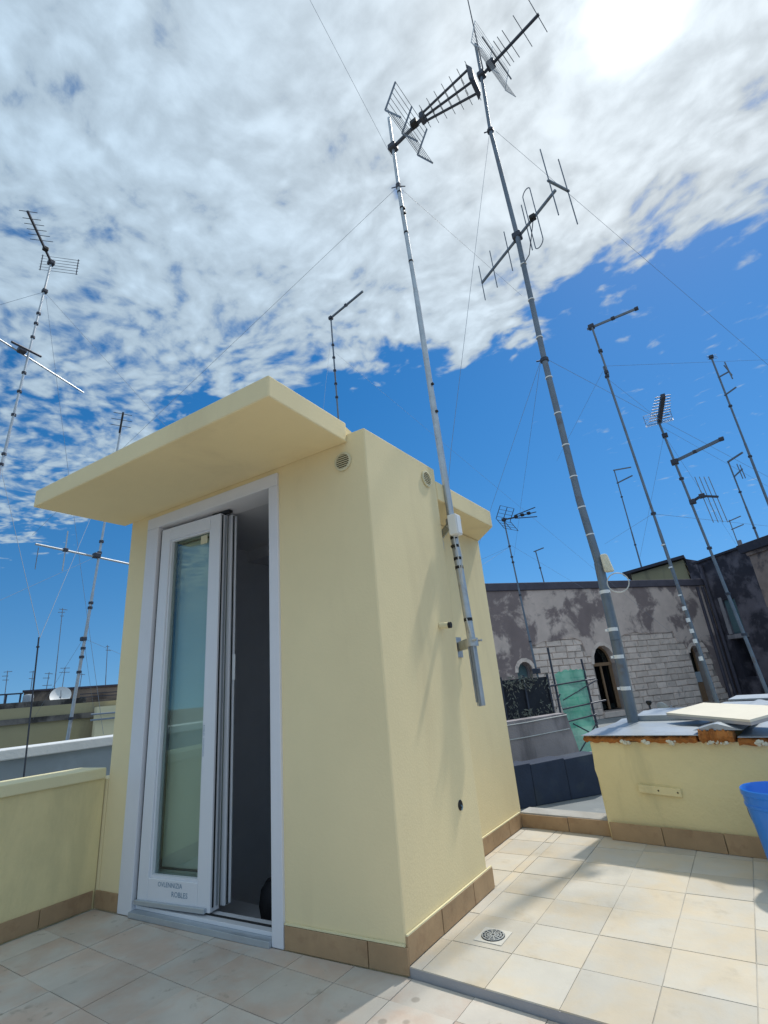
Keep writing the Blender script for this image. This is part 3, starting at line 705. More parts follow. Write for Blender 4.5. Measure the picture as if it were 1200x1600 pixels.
# VHF antenna with upright elements
va, vb = Vector((-.035, 2.638, 5.25)), Vector((1.001, 2.041, 5.25))
MB().bar(va, vb, .022, .022).build('boom', 'mast_grey', bm_)
clamp(bm_, (.520, 2.30, 5.25), .045)
for (x, y), l in (((-.035, 2.638), .50), ((.153, 2.534), .53), ((.377, 2.411), .55), ((.640, 2.255), .62), ((.980, 1.912), .86), ((1.092, 2.123), .86)):
    MB().tube((x, y, 5.25 - l / 2), (x, y, 5.25 + l / 2), .0055, .0055, 8).build('element', 'mast_grey', bm_)
MB().bar((.972, 1.895, 5.25), (1.100, 2.138, 5.25), .020, .020).build('cross_arm', 'mast_grey', bm_)
fd_ = []
for i in range(25):
    t = 2 * math.pi * i / 24; zz = .33 * (1 if math.sin(t) > 0 else -1) + .055 * math.sin(t); fd_.append((.725 + .048 * math.cos(t), 2.187 - .028 * math.cos(t), 5.25 + zz))
fd_[12] = (fd_[11][0], fd_[11][1], fd_[11][2]); 
MB().path(fd_[:12] + fd_[13:] , .0055, 6).build('folded_dipole', 'mast_grey', bm_)
clamp(bm_, (.725, 2.187, 5.25), .030, 'tape', 'dipole_box')
MB().path([(.725, 2.187, 5.22), (.66, 2.20, 5.02), (.60, 2.25, 4.90), (.54, 2.26, 4.85)], .005).build('cable', 'dark_metal', bm_)
# UHF antenna at the top
clamp(bm_, (.55, 2.298, 7.85), .045)
MB().bar((.52, 2.31, 7.85), (1.312, 2.162, 7.85), .026, .026).build('boom', 'dark_metal', bm_)
for f, l in ((.30, .62), (.385, .36), (.45, .36), (.54, .38), (.74, .42), (.98, .44)):
    c = Vector((.54, 2.305, 7.85)).lerp(Vector((1.312, 2.162, 7.85)), f); d = Vector((.18, 1, 0)).normalized()
    MB().tube(c - d * l / 2, c + d * l / 2, .0045 if l < .6 else .009, .0045 if l < .6 else .009, 6).build('element', 'galv_dull', bm_)
vpanel(bm_, (.655, 2.28, 7.85), (.18, 1, 0), (1, -.18, 0), (0, 0, 1), .36, .10, .26, 9, .006, .0020, 'galv')
clamp(bm_, (.685, 2.275, 7.86), .048)
for z in (3.70, 6.86):
    c = at_z(bp, z); MB().tube(c - Vector((0, 0, .016)), c + Vector((0, 0, .016)), .038, .038, 12).build('stay_collar', 'dark_metal', bm_)
    MB().tube(c, c + Vector((-.07, -.02, .01)), .008, .007, 6).build('stay_lug', 'dark_metal', bm_)
wire(bm_, [(.498, 2.278, 6.867), (-.135, 1.346, 2.675), (-.20, 1.25, 2.17)])
wire(bm_, [(.563, 2.29, 6.818), (2.445, 5.063, 4.223), (4.3, 7.8, 1.6)])
wire(bm_, [(.475, 2.273, 3.711), (-.943, 3.719, 2.694), (-4.2, 7.05, .35)])
wire(bm_, [(.544, 2.287, 3.684), (2.171, 6.109, 3.161), (3.6, 9.5, 2.7)])
wire(bm_, [(.475, 2.273, 3.711), (-1.032, 5.807, 3.712), (-2.6, 9.5, 3.71)])

def slim(name, label, base, top, r, mat, zbase, collars=(), n=8):
    base, top = Vector(base), Vector(top); d = (top - base) / (top.z - base.z); foot = base + d * (zbase - base.z)
    mid = foot.lerp(top, .55)
    root = mast(name, label, [tuple(foot), tuple(mid), tuple(top)], [(r * 1.15, r), (r * .85, r * .8)], mat, n=n)
    for z in collars:
        c = base + d * (z - base.z); MB().tube(c - Vector((0, 0, r * .8)), c + Vector((0, 0, r * .8)), r * 1.6, r * 1.6, 8).build('joint', 'dark_metal', root)
    return root
# --- left masts
l1 = slim('left_antenna_mast', 'pale jointed mast at the left picture edge, comb antenna at its top', (-4.479, -.251, 3.43), (-4.451, -.154, 6.33), .015, 'galv', -.5, (3.5, 3.62, 4.1, 4.4, 4.65, 5.15, 5.35, 5.5))
yagi(l1, (-4.46, -.146, 6.314), (-3.914, -.615, 6.314), (.45, .55, .65, .75, .85, .98), (.24, .22, .2, .2, .18, .18), (.65, .76, 0), .011, .0035)
for k in range(6):
    z = 6.20 + .045 * k; MB().tube((-4.55, -.24, z), (-4.28, .09, z), .002, .003, 6).build('reflector_rod', 'dark_metal', l1)
for x, y in ((-4.54, -.228), (-4.29, .078)): MB().bar((x, y, 6.19), (x, y, 6.44), .008, .008).build('reflector_arm', 'dark_metal', l1)
clamp(l1, (-4.452, -.154, 6.31), .035); clamp(l1, (-4.30, -.28, 6.32), .028, 'tape', 'dipole_box')
MB().tube((-4.42, -.58, 4.93), (-4.78, .54, 4.90), .010, .010, 8).build('cross_arm', 'galv', l1); clamp(l1, (-4.46, -.27, 4.92), .040)
MB().tube((-4.40, -.10, 4.90), (-4.30, -.42, 4.86), .014, .014, 8).build('stub_arm', 'dark_metal', l1)
clamp(l1, (-4.454, -.164, 5.85), .028, 'dark_metal', 'stay_collar')
wire(l1, [(-4.454, -.161, 5.832), (-4.317, 1.418, 4.593), (-4.1, 3.9, 2.6)]); wire(l1, [(-4.46, -.185, 5.819), (-4.75, -1.3, 4.6)]); wire(l1, [(-4.448, -.141, 5.764), (-3.751, .319, 2.369), (-3.42, .54, .80)])
l2 = slim('cross_bar_mast', 'silver mast with a level cross bar standing behind the grey neighbouring parapet', (-5.094, .993, .717), (-5.012, 1.171, 4.75), .018, 'galv', -.5, (.95, 1.45, 1.62, 1.72, 2.2, 2.26, 2.9, 3.05))
MB().tube((-5.10, .387, 2.90), (-5.04, 1.64, 2.80), .014, .014, 8).build('cross_arm', 'galv', l2); clamp(l2, (-5.055, 1.06, 2.86), .04)
MB().tube((-5.085, .705, 2.62), (-5.085, .705, 3.12), .008, .008, 8).build('element', 'galv', l2); clamp(l2, (-5.085, .705, 2.88), .026)
MB().tube((-5.09, .42, 2.60), (-5.09, .42, 2.86), .005, .005, 6).build('element', 'mast_grey', l2)
yagi(l2, (-5.02, 1.16, 4.66), (-4.6, .98, 4.72), (.3, .6, .9), (.25, .25, .22), (.4, .9, 0), .012, .004)
clamp(l2, (-5.078, 1.03, 1.83), .03, 'dark_metal', 'stay_collar')
wire(l2, [(-5.078, 1.028, 1.832), (-7.03, 1.549, 1.362), (-8.6, 1.97, .98)]); wire(l2, [(-5.073, 1.04, 1.831), (-5.759, 1.91, 1.704), (-7.2, 3.74, 1.44)]); wire(l2, [(-5.075, 1.035, 1.816), (-6.828, 2.009, 1.324), (-8.3, 2.83, .91)]); wire(l2, [(-5.064, 1.059, 2.846), (-4.426, -.068, 2.085), (-3.6, -1.53, 1.1)])
l3 = slim('thin_stay_post', 'thin dark post rising just beyond the yellow parapet, two stay wires meeting at its tip', (-2.336, -.447, .686), (-2.345, -.471, 1.46), .006, 'dark_metal', -.5, (1.40,))
wire(l3, [(-2.343, -.466, 1.455), (-3.414, -.527, 2.951), (-4.47, -.22, 4.3)]); wire(l3, [(-2.343, -.466, 1.455), (-3.721, .389, 2.983), (-5.03, 1.12, 4.4)])
# --- centre mast behind the hut
c1_ = slim('centre_antenna_mast', 'slim mast behind the canopy with one short level boom', (-3.682, 4.411, 5.861), (-3.699, 4.397, 8.08), .019, 'mast_grey', -.5, (6.2, 6.5, 6.8, 7.1, 7.4))
MB().bar((-3.75, 4.40, 8.06), (-2.773, 4.257, 8.06), .032, .032).build('boom', 'mast_grey', c1_); clamp(c1_, (-3.70, 4.397, 8.06), .04); clamp(c1_, (-3.25, 4.33, 8.07), .028)
wire(c1_, [(-3.69, 4.40, 7.25), (-1.058, 9.921, 3.219), (.2, 12.5, 1.3)]); wire(c1_, [(-3.70, 4.39, 7.697), (-3.204, 3.51, 5.684), (-2.4, 2.1, 2.2)])
# --- right masts
r1 = slim('grey_boom_mast', 'grey mast with white sleeves at its foot, long level boom at its tip', (.962, 4.146, .603), (.813, 4.136, 4.50), .0165, 'mast_grey', -.32, (2.52, 4.35))
MB().tube((.838, 4.12, 4.36), (.806, 4.12, 5.14), .012, .012, 8).build('top_pole', 'mast_grey', r1)
MB().bar((.745, 4.15, 5.122), (1.34, 4.175, 5.122), .022, .026).build('boom', 'mast_grey', r1); clamp(r1, (.80, 4.14, 5.122), .036); clamp(r1, (1.06, 4.16, 5.122), .022); clamp(r1, (1.335, 4.175, 5.122), .022)
for z in (4.40, 4.72): clamp(r1, (.826, 4.125, z), .024)
bands(r1, [(.985, 4.148, -.32), (.813, 4.136, 4.5)], (.95, 1.12, 1.22, 1.33, 1.45), .0225, .04, 'tie', 'sleeve')
bands(r1, [(.985, 4.148, -.32), (.813, 4.136, 4.5)], (1.60, 1.9, 2.15), .0215, .014, 'tie', 'cable_tie')
wire(r1, [(.826, 4.137, 4.501), (2.794, 7.032, 5.237)]); wire(r1, [(.79, 4.134, 4.441), (-.597, 6.953, 4.66)]); wire(r1, [(.894, 4.142, 2.515), (2.072, 7.123, 2.716)]); wire(r1, [(.882, 4.141, 2.519), (-.311, 8.025, 3.177)]); wire(r1, [(.805, 4.135, 4.34), (1.165, 7.155, 4.905)])
r2 = slim('log_antenna_mast', 'grey mast right of the boom mast, dense log antenna at its top', (1.389, 5.656, .657), (1.170, 5.655, 4.25), .0185, 'mast_grey', -.32, (1.2, 1.7, 2.3, 3.3))
MB().bar((1.177, 5.656, 4.2), (1.321, 4.861, 4.2), .05, .05).build('boom', 'dark_metal', r2)
for k in range(9):
    f = .12 + k * .105; c = Vector((1.177, 5.656, 4.2)).lerp(Vector((1.321, 4.861, 4.2)), f); l = .27 - .012 * k
    MB().tube(c + Vector((-l / 2, 0, .02)), c + Vector((l / 2, .06, .02)), .006, .006, 6).build('element', 'dark_metal', r2)
vpanel(r2, (1.18, 5.62, 4.2), (1, .15, 0), (0, -.4, 0), (0, 0, 1), .17, .3, .09, 4, .006, .0025, 'mast_grey')
MB().bar((1.175, 5.70, 3.575), (1.775, 5.282, 3.556), .030, .036).build('boom', 'mast_grey', r2); clamp(r2, (1.21, 5.66, 3.56), .045); clamp(r2, (1.775, 5.282, 3.556), .028); clamp(r2, (1.47, 5.49, 3.566), .025)
MB().bar((1.277, 5.655, 2.956), (1.381, 5.60, 2.985), .028, .028).build('boom', 'dark_metal', r2); MB().bar((1.381, 5.60, 2.985), (1.56, 5.75, 2.96), .024, .024).build('boom', 'dark_metal', r2)
clamp(r2, (1.39, 5.61, 2.985), .035); clamp(r2, (1.27, 5.655, 2.95), .04)
for k in range(4):
    c = Vector((1.40, 5.63, 2.97)).lerp(Vector((1.55, 5.745, 2.96)), k / 3); MB().tube(c + Vector((-.02, .0, .30)), c + Vector((.02, .0, -.36)), .005, .005, 6).build('element', 'galv_dull', r2)
wire(r2, [(1.195, 5.655, 4.109), (2.445, 9.097, 3.813)]); wire(r2, [(1.19, 5.655, 4.002), (.209, 8.096, 2.822)]); wire(r2, [(1.19, 5.655, 3.982), (1.809, 12.147, 3.437)]); clamp(r2, (1.195, 5.655, 3.98), .036, 'dark_metal', 'stay_collar')
r3 = slim('far_right_mast', 'dark slim mast leaving the right picture edge above the blackened building', (3.132, 17.068, 5.394), (3.075, 17.074, 10.98), .036, 'mast_grey', 3.2, (7.0, 8.9))
for z, a, b in ((10.058, (3.056, 17.075), (3.398, 16.897)), (9.339, (3.048, 17.077), (3.384, 16.724))):
    MB().bar((a[0], a[1], z), (b[0], b[1], z), .04, .04).build('boom', 'mast_grey', r3)
MB().tube((3.40, 16.9, 9.75), (3.36, 16.9, 10.45), .02, .02, 6).build('element', 'mast_grey', r3); MB().tube((3.30, 16.8, 10.3), (3.43, 16.95, 9.9), .018, .018, 6).build('element', 'mast_grey', r3)
clamp(r3, (3.075, 17.07, 10.9), .07)
for k in range(3): MB().tube((2.95, 16.95 + .06 * k, 10.8 + .1 * k), (3.25, 17.1 + .06 * k, 10.8 + .1 * k), .008, .008, 6).build('element', 'galv_dull', r3)
r4 = slim('small_boom_mast', 'short mast with slanted tip boom on the blackened building roof', (2.652, 18.111, 4.519), (2.587, 18.115, 7.36), .03, 'mast_grey', 3.6, (4.9, 6.2))
MB().bar((2.568, 18.095, 7.34), (3.001, 17.498, 7.34), .05, .05).build('boom', 'mast_grey', r4); MB().bar((2.60, 18.11, 6.773), (2.843, 17.476, 6.78), .035, .035).build('boom', 'mast_grey', r4)
MB().tube((2.78, 17.65, 6.5), (2.76, 17.65, 7.05), .015, .015, 6).build('element', 'mast_grey', r4); MB().tube((2.84, 17.5, 6.45), (2.82, 17.5, 6.95), .015, .015, 6).build('element', 'mast_grey', r4)
r5 = slim('two_arm_mast', 'thin far mast with two short arms above the olive house', (-1.488, 23.0, 5.175), (-1.535, 22.994, 9.98), .032, 'mast_grey', 3.0, (6.2, 8.6))
for z, a, b in ((9.966, (-1.567, 22.856), (-.801, 23.128)), (9.327, (-1.565, 22.992), (-.792, 22.508))): MB().bar((a[0], a[1], z), (b[0], b[1], z), .05, .05).build('boom', 'mast_grey', r5)
r6 = slim('stone_building_mast', 'slim mast with fan shaped antenna standing before the stone facade', (-1.604, 6.673, 1.034), (-1.690, 6.643, 3.74), .016, 'mast_grey', .85, (1.5, 2.3, 2.9, 3.0, 3.2))
clamp(r6, (-1.604, 6.673, 1.02), .055); clamp(r6, (-1.69, 6.643, 3.72), .035)
MB().bar((-1.70, 6.64, 3.72), (-1.42, 6.63, 3.70), .022, .022).build('boom', 'dark_metal', r6)
for off in (-.09, 0, .09): MB().bar((-1.47, 6.62, 3.71 + off * .3), (-1.088, 6.70 , 3.721 + off), .014, .014).build('boom', 'dark_metal', r6)
for k in range(3): clamp(r6, (-1.45 + .12 * k, 6.64, 3.715), .03, 'tape', 'element_block')
vpanel(r6, (-1.70, 6.64, 3.72), (.3, .95, 0), (1, 0, 0), (0, 0, 1), .20, .12, .22, 4, .010, .004, 'dark_metal')
wire(r6, [(-1.687, 6.644, 3.187), (-1.741, 5.553, 2.733), (-1.82, 3.9, 2.05)]); wire(r6, [(-1.678, 6.647, 3.247), (-1.272, 10.898, 2.646)]); wire(r6, [(-1.687, 6.644, 3.187), (-2.587, 7.367, 3.257)])
r7 = slim('rooftop_aerial', 'small aerial with one bent arm on the stone building roof', (-3.476, 14.47, 3.804), (-3.543, 14.45, 4.88), .024, 'mast_grey', 2.4, (4.3,))
MB().bar((-3.588, 14.388, 4.869), (-3.20, 14.248, 4.89), .03, .03).build('boom', 'mast_grey', r7)
r8 = slim('tiny_aerial', 'tiny twin arm aerial just left of the higher eave', (2.10, 18.6, 4.4), (2.08, 18.6, 5.45), .018, 'galv_dull', 3.6)
for z in (5.40, 5.1): MB().bar((2.05, 18.6, z), (2.42, 18.4, z + .05), .03, .03).build('boom', 'galv_dull', r8)
# --- tiny masts on the far skyline at the left
far = [((-26.435, 9.578, 2.2), (-26.473, 9.486, 6.26), 'tallest of the tiny skyline aerials at the left'), ((-25.532, 11.563, 2.2), (-25.574, 11.479, 4.34), 'skyline aerial closest to the yellow hut edge'),
       ((-27.101, 7.802, 2.0), (-27.118, 7.754, 3.29), 'skyline aerial nearest the left picture edge'), ((-26.777, 8.71, 2.0), (-26.783, 8.692, 3.24), 'skyline aerial between the edge one and the twin armed one'),
       ((-26.558, 9.274, 2.0), (-26.547, 9.302, 3.14), 'short skyline aerial just left of the tallest one'), ((-26.312, 9.871, 2.0), (-26.304, 9.891, 3.35), 'short skyline aerial just right of the tallest one'), ((-26.022, 10.533, 2.0), (-26.004, 10.572, 3.0), 'lowest skyline aerial right of the satellite dish')]
for b_, t_, lab in far:
    m0 = slim('skyline_aerial', lab, b_, t_, .022, 'galv_dull', 1.0); m0['group'] = 'tiny aerials on the far skyline'
    for k in range(random.choice((1, 2, 2, 3))): w1, w2, zz = random.uniform(.04, .24), random.uniform(.04, .24), t_[2] - .06 - random.uniform(.16, .3) * k; MB().bar((t_[0] - .02, t_[1] - w1, zz), (t_[0] + .02, t_[1] + w2, zz + random.uniform(-.03, .03)), .026, .026).build('element', 'galv_dull', m0)

# ------------------------------------------------------------------ neighbouring roofs and walls, right
nr = struct(MB().prism([(-1.9, 1.96), (4.6, 1.96), (4.6, 16), (-1.2, 16), (-5.6, 9.9), (-5.6, 4.2), (-1.9, 4.2)], -9.0, -.32).build('neighbouring_roof', 'roofgrey'))
BD = Vector((.6191, .7853, 0)); BN = Vector((.7853, -.6191, 0)); B0 = Vector((-.983, 3.611, 0))
def bp_(t, z, off=0.0): p = B0 + BD * t - BN * off; return Vector((p.x, p.y, z))
bw = thing('bitumen_wall', 'low wall coated in dark blue bitumen on the neighbouring roof', 'wall', bp_(.4, -.32))
for a, b in ((-1.6, -.45), (-.448, .195), (.197, .62), (.622, 1.06)):
    MB().hexa([bp_(a, -.32), bp_(b, -.32), bp_(b, -.32, .25), bp_(a, -.32, .25)], [bp_(a, .07), bp_(b, .085), bp_(b, .085, .25), bp_(a, .07, .25)]).build('membrane_strip', 'bitumen', bw, bevel=.008)
gw = thing('grey_plaster_wall', 'streaked grey plaster wall above the dark blue wall', 'wall', bp_(.4, -.32, .6))
MB().slab([bp_(-2.0, -.32, .6), bp_(1.34, -.32, .6), bp_(1.27, .0, .6), bp_(1.175, .475, .6), bp_(-2.0, .40, .6)], BN * -.18).build('wall', 'greywall', gw)
for z in (.405, .245):
    MB().path([bp_(-2.0, z - .03, .592), bp_(-.1, z + .0, .592), bp_(.6, z + .02, .592), bp_(1.18, z + .05, .592)], .006).build('cable', 'cable', gw)
# shade cloth screen with dry plants
sc = thing('shade_screen', 'black shade cloth screen on posts with dry plants before it', 'screen', bp_(.3, -.3, 1.5))
MB().slab([bp_(-.4, .30, 1.5), bp_(1.63, .30, 1.5), bp_(1.60, .922, 1.5), bp_(-.4, .93, 1.5)], BN * -.015).build('cloth', 'mesh', sc)
for t in (.2, .83, 1.20, 1.60): MB().bar(bp_(t, -.32, 1.48), bp_(t, .97, 1.48), .025, .025).build('post', 'dark_metal', sc)
pl = MB(); rp = random.Random(3)
for k in range(420):
    t = rp.choice([rp.uniform(.05, .50), rp.uniform(.30, .82), rp.uniform(.05, .4)]); z = rp.choice([rp.uniform(.78, .95), rp.uniform(.38, .60), rp.uniform(.4, .95)])
    if .22 < t < .58 and .50 < z < .76: continue
    a = bp_(t + .80, z, 1.45 - rp.uniform(0, .06)); d = Vector((rp.uniform(-1, 1), rp.uniform(-1, 1), rp.uniform(-1.2, 1))).normalized() * rp.uniform(.03, .09)
    w_ = d.orthogonal().normalized() * rp.uniform(.002, .006); pl.add([a - w_, a + d * .5 - w_ * 1.4 + Vector((0, 0, .01)), a + d, a + d * .5 + w_ * 1.4], [(0, 1, 2, 3)])
po = pl.build('foliage', 'plant', sc)
# scaffold with green net
scf = thing('net_scaffold', 'rusty pole frame draped with torn green netting before the stone facade', 'scaffold', (-1.08, 6.7, -.32))
def scp(u, z): a, b = Vector((-1.272, 6.474, 0)), Vector((-.905, 6.940, 0)); p = a.lerp(b, u); return Vector((p.x, p.y, z))
MB().tube(scp(0, -.32), scp(-.02, 1.357), .017, .017, 8).build('pole', 'dark_metal', scf); MB().tube(scp(1.05, -.32), scp(.98, 1.14), .017, .017, 8).build('pole', 'dark_metal', scf)
for z, a, b in ((.78, -.75, 1.25), (.44, .05, 1.45), (.60, -.05, .05), (.25, 0, 1.05)): MB().tube(scp(a, z - .02) + BN * .03, scp(b, z + .04) + BN * .03, .012, .012, 8).build('crossbar', 'dark_metal', scf)
MB().tube(scp(.1, .55) + BN * .04, scp(1.3, .80) + BN * .04, .009, .009, 6).build('brace', 'dark_metal', scf)
MB().tube(scp(.25, .20) + BN * .05, scp(.9, -.02) + BN * .05, .011, .011, 6).build('brace', 'dark_metal', scf); MB().tube(scp(.2, -.24) + BN * .05, scp(1.0, .18) + BN * .05, .011, .011, 6).build('brace', 'dark_metal', scf)
vs = []; fs = []; rn = random.Random(5); nu, nv = 14, 26
for j in range(nv + 1):
    for i in range(nu + 1):
        u = i / nu; v = j / nv; zt = .95 + .05 * math.sin(u * 3.0) + rn.uniform(-.02, .02) * (v > .95); z = -.22 + (zt + .22) * v
        vs.append(scp(.04 + u * (.94 - .05 * math.sin(v * 4)), z) + BN * (.018 + .018 * math.sin(u * 7 + v * 5) + .010 * math.sin(v * 17 + u * 3)))
for j in range(nv):
    for i in range(nu):
        a = j * (nu + 1) + i; fs.append((a, a + 1, a + nu + 2, a + nu + 1))
MB().add(vs, fs).build('netting', 'net', scf, smooth=True)

# ------------------------------------------------------------------ stone building
F0 = Vector((-4.074, 11.08, 0)); FD = Vector((.597, .802, 0)).normalized(); FN = Vector((FD.y, -FD.x, 0))
def fp(t, d, z): p = F0 + FD * t + FN * d; return Vector((p.x, p.y, z))     # d metres proud of the wall
sb = thing('stone_building', 'old stone building with peeling plaster and arched windows', 'building', fp(4, -2, -9))
wins = [(3.02, 3.79, -.15, 1.10, .50), (.507, .983, .55, 1.06, .26), (6.68, 7.09, -.24, 1.19, .20)]
TB = sorted({-6.0, 8.13} | {w[0] for w in wins} | {w[1] for w in wins}); ZBs = sorted({-9.0, 3.25} | {w[2] for w in wins} | {w[3] + w[4] for w in wins})
def sfill(t, d, z): return not any(a < t < b and c < z < s + r for a, b, c, s, r in wins)
cells(TB, [-.45, 0.0], ZBs, sfill, lambda t, d, z: tuple(fp(t, d, z))).build('wall', 'stonewall', sb)
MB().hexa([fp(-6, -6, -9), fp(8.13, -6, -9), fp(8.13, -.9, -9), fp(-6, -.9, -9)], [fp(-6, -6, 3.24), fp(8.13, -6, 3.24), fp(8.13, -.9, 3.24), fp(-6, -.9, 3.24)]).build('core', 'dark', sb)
MB().hexa([fp(-6.05, -6, 3.2505), fp(8.10, -6, 3.2505), fp(8.10, .10, 3.2505), fp(-6.05, .10, 3.2505)], [fp(-6.05, -6, 3.48), fp(8.10, -6, 3.48), fp(8.10, .06, 3.48), fp(-6.05, .06, 3.48)]).build('cornice', 'cornice', sb, bevel=.02)
def arch_pts(a, b, s, r, n=14):
    c, h = (a + b) / 2, (b - a) / 2
    return [(c - h * math.cos(math.pi * i / n), s + r * math.sin(math.pi * i / n)) for i in range(n + 1)]
for a, b, c, s, r in wins:
    ap = arch_pts(a, b, s, r)
    for half in (ap[:8], ap[7:]):
        corner = (a, s + r) if half is not ap[7:] and half[0][0] < (a + b) / 2 - .01 else (b, s + r)
        poly = half + [corner]
        MB().slab([fp(t, -.003, z) for t, z in poly], FN * -.40).build('spandrel', 'oldplaster', sb)
# plaster coat: irregular lower edge
rn = random.Random(11)
def hole_top(t): return None
low = []
t = -6.0
prof = [(-6, .2), (.05, .62), (.45, .80), (.47, 1.10), (.60, 1.36), (.90, 1.38), (1.03, 1.15), (1.06, 1.75), (1.6, 1.80), (2.4, 1.90), (2.75, 1.76), (2.85, 1.35), (3.0, 1.32), (3.1, 1.56), (3.4, 1.70), (3.72, 1.56), (3.85, 1.42), (3.95, 1.78), (4.6, 1.90), (5.4, 1.84), (6.2, 1.86), (6.28, 1.55), (6.5, 1.52), (6.62, 1.32), (6.9, 1.46), (7.12, 1.33), (7.2, 1.60), (7.45, 1.25), (7.55, .2), (8.13, -.6)]
for (ta, za), (tb, zb) in zip(prof, prof[1:]):
    nseg = max(1, int((tb - ta) / .12))
    for k in range(nseg): f = k / nseg; low.append((ta + (tb - ta) * f, za + (zb - za) * f + rn.uniform(-.025, .025)))
low.append(prof[-1])
m_ = MB(); vs = []; fs = []
for tt, zz in low: vs += [fp(tt, .048, zz), fp(tt, .048, 3.249), fp(tt, .002, zz), fp(tt, .002, 3.249)]
for i in range(len(low) - 1):
    a, b = 4 * i, 4 * i + 4; fs += [(a, b, b + 1, a + 1), (a, a + 2, b + 2, b), (a + 1, b + 1, b + 3, a + 3)]
m_.add(vs, fs).build('plaster_coat', 'oldplaster', sb)
# coursed stones
rn = random.Random(21); z = -.75; shared = {}
def low_at(t):
    for (ta, za), (tb, zb) in zip(low, low[1:]):
        if ta <= t <= tb: return za + (zb - za) * (t - ta) / max(1e-6, tb - ta)
    return 9
row = 0
while z < 1.92:
    h = .170; t = .1 + (row % 2) * .2 + rn.uniform(-.05, .05)
    while t < 8.05:
        w = rn.choice((.28, .36, .42, .50))
        pieces = [(t, min(t + w, 8.1))]
        for a, b, c, s, r in wins:
            if z + h > c and z < s + r:
                lo_, hi_ = a - .035, b + .035; new = []
                for (x0, x1) in pieces:
                    if x1 <= lo_ or x0 >= hi_: new.append((x0, x1))
                    else:
                        if x0 < lo_: new.append((x0, lo_))
                        if x1 > hi_: new.append((hi_, x1))
                pieces = new
        for (x0, x1) in pieces:
            if x1 - x0 < .07: continue
            if z > low_at((x0 + x1) / 2) + .05: continue
            g_ = .008; d = .030 + rn.uniform(-.010, .012)
            if rn.random() < .05: d = .008
            cx = (x0 + x1) / 2; key = (round(x1 - x0, 2), rn.randrange(3))
            cpos = fp(cx, 0, z + h / 2)
            if key in shared:
                o = bpy.data.objects.new('stone', shared[key]); col.objects.link(o); o.parent = sb; o.location = cpos - wl(sb) + Vector((0, 0, rn.uniform(-.006, .006)))
            else:
                hw = (x1 - x0) / 2 - g_; hh = .17 / 2 - g_ * .6; j = lambda: rn.uniform(-.009, .009)
                back = [fp(cx - hw, .001, z + h / 2 - hh), fp(cx + hw, .001, z + h / 2 - hh), fp(cx + hw, .001, z + h / 2 + hh), fp(cx - hw, .001, z + h / 2 + hh)]
                front = [fp(cx - hw + .012 + j(), d + j() * .5, z + h / 2 - hh + .012 + j()), fp(cx + hw - .012 + j(), d + j() * .5, z + h / 2 - hh + .012 + j()), fp(cx + hw - .012 + j(), d + j() * .5, z + h / 2 + hh - .012 + j()), fp(cx - hw + .012 + j(), d + j() * .5, z + h / 2 + hh - .012 + j())]
                o = MB().hexa(back, front).build('stone', 'stone', sb, loc=cpos); shared[key] = o.data
        t += w
    z += .172; row += 1
# windows
for wi, (a, b, c, s, r) in enumerate(wins):
    wroot = MB()
    ap = arch_pts(a, b, s, r); inn = arch_pts(a + .05, b - .05, s, r - .05)
    outer = [(a, c)] + ap + [(b, c)]; inner = [(a + .05, c + .05)] + inn + [(b - .05, c + .05)]
    vs = []; fs = []; n = len(outer)
    for (o_, i_) in zip(outer, inner): vs += [fp(o_[0], -.16, o_[1]), fp(i_[0], -.16, i_[1]), fp(o_[0], -.22, o_[1]), fp(i_[0], -.22, i_[1])]
    for i in range(n - 1): p, q = 4 * i, 4 * i + 4; fs += [(p, q, q + 1, p + 1), (p + 1, q + 1, q + 3, p + 3)]
    fr = wroot.add(vs, fs).build('window', 'wood' if wi != 1 else 'greywall', sb)
    MB().slab([fp(t_, -.205, z_) for t_, z_ in inner], FN * -.006).build('pane', 'glassdark' if wi != 1 else 'shutter', fr)
    if wi == 0:
        MB().hexa([fp(a, -.14, s - .06), fp(b, -.14, s - .06), fp(b, -.20, s - .06), fp(a, -.20, s - .06)], [fp(a, -.14, s + .03), fp(b, -.14, s + .03), fp(b, -.20, s + .03), fp(a, -.20, s + .03)]).build('transom', 'wood', fr)
        for cx in ((a + b) / 2 - .02, a + .09, b - .09): MB().bar(fp(cx, -.17, c + .03), fp(cx, -.17, s - .06), .055 if cx == (a + b) / 2 - .02 else .03, .04, FN).build('mullion', 'wood', fr)
    if wi == 2:
        MB().hexa([fp(a + .02, -.15, c), fp(b - .02, -.15, c), fp(b - .02, -.19, c), fp(a + .02, -.19, c)], [fp(a + .02, -.15, c + .55), fp(b - .02, -.15, c + .55), fp(b - .02, -.19, c + .55), fp(a + .02, -.19, c + .55)]).build('lower_shutter', 'wood', fr)
        MB().hexa([fp(a + .02, -.15, c + .56), fp(b - .02, -.15, c + .56), fp(b - .02, -.17, c + .56), fp(a + .02, -.17, c + .56)], [fp(a + .02, -.15, c + .86), fp(b - .02, -.15, c + .86), fp(b - .02, -.17, c + .86), fp(a + .02, -.17, c + .86)]).build('blind', 'greyblue', fr)
    # arch surround stones
    ap2 = arch_pts(a - .10, b + .10, s, r + .10, 14)
    for i in range(0, 14, 2):
        q4 = [ap[i], ap[i + 2], ap2[i + 2], ap2[i]]
        MB().slab([fp(t_, .055, z_) for t_, z_ in q4], FN * -.050).build('arch_stone', 'stone', fr)
a, b, c = wins[0][0], wins[0][1], wins[0][2]
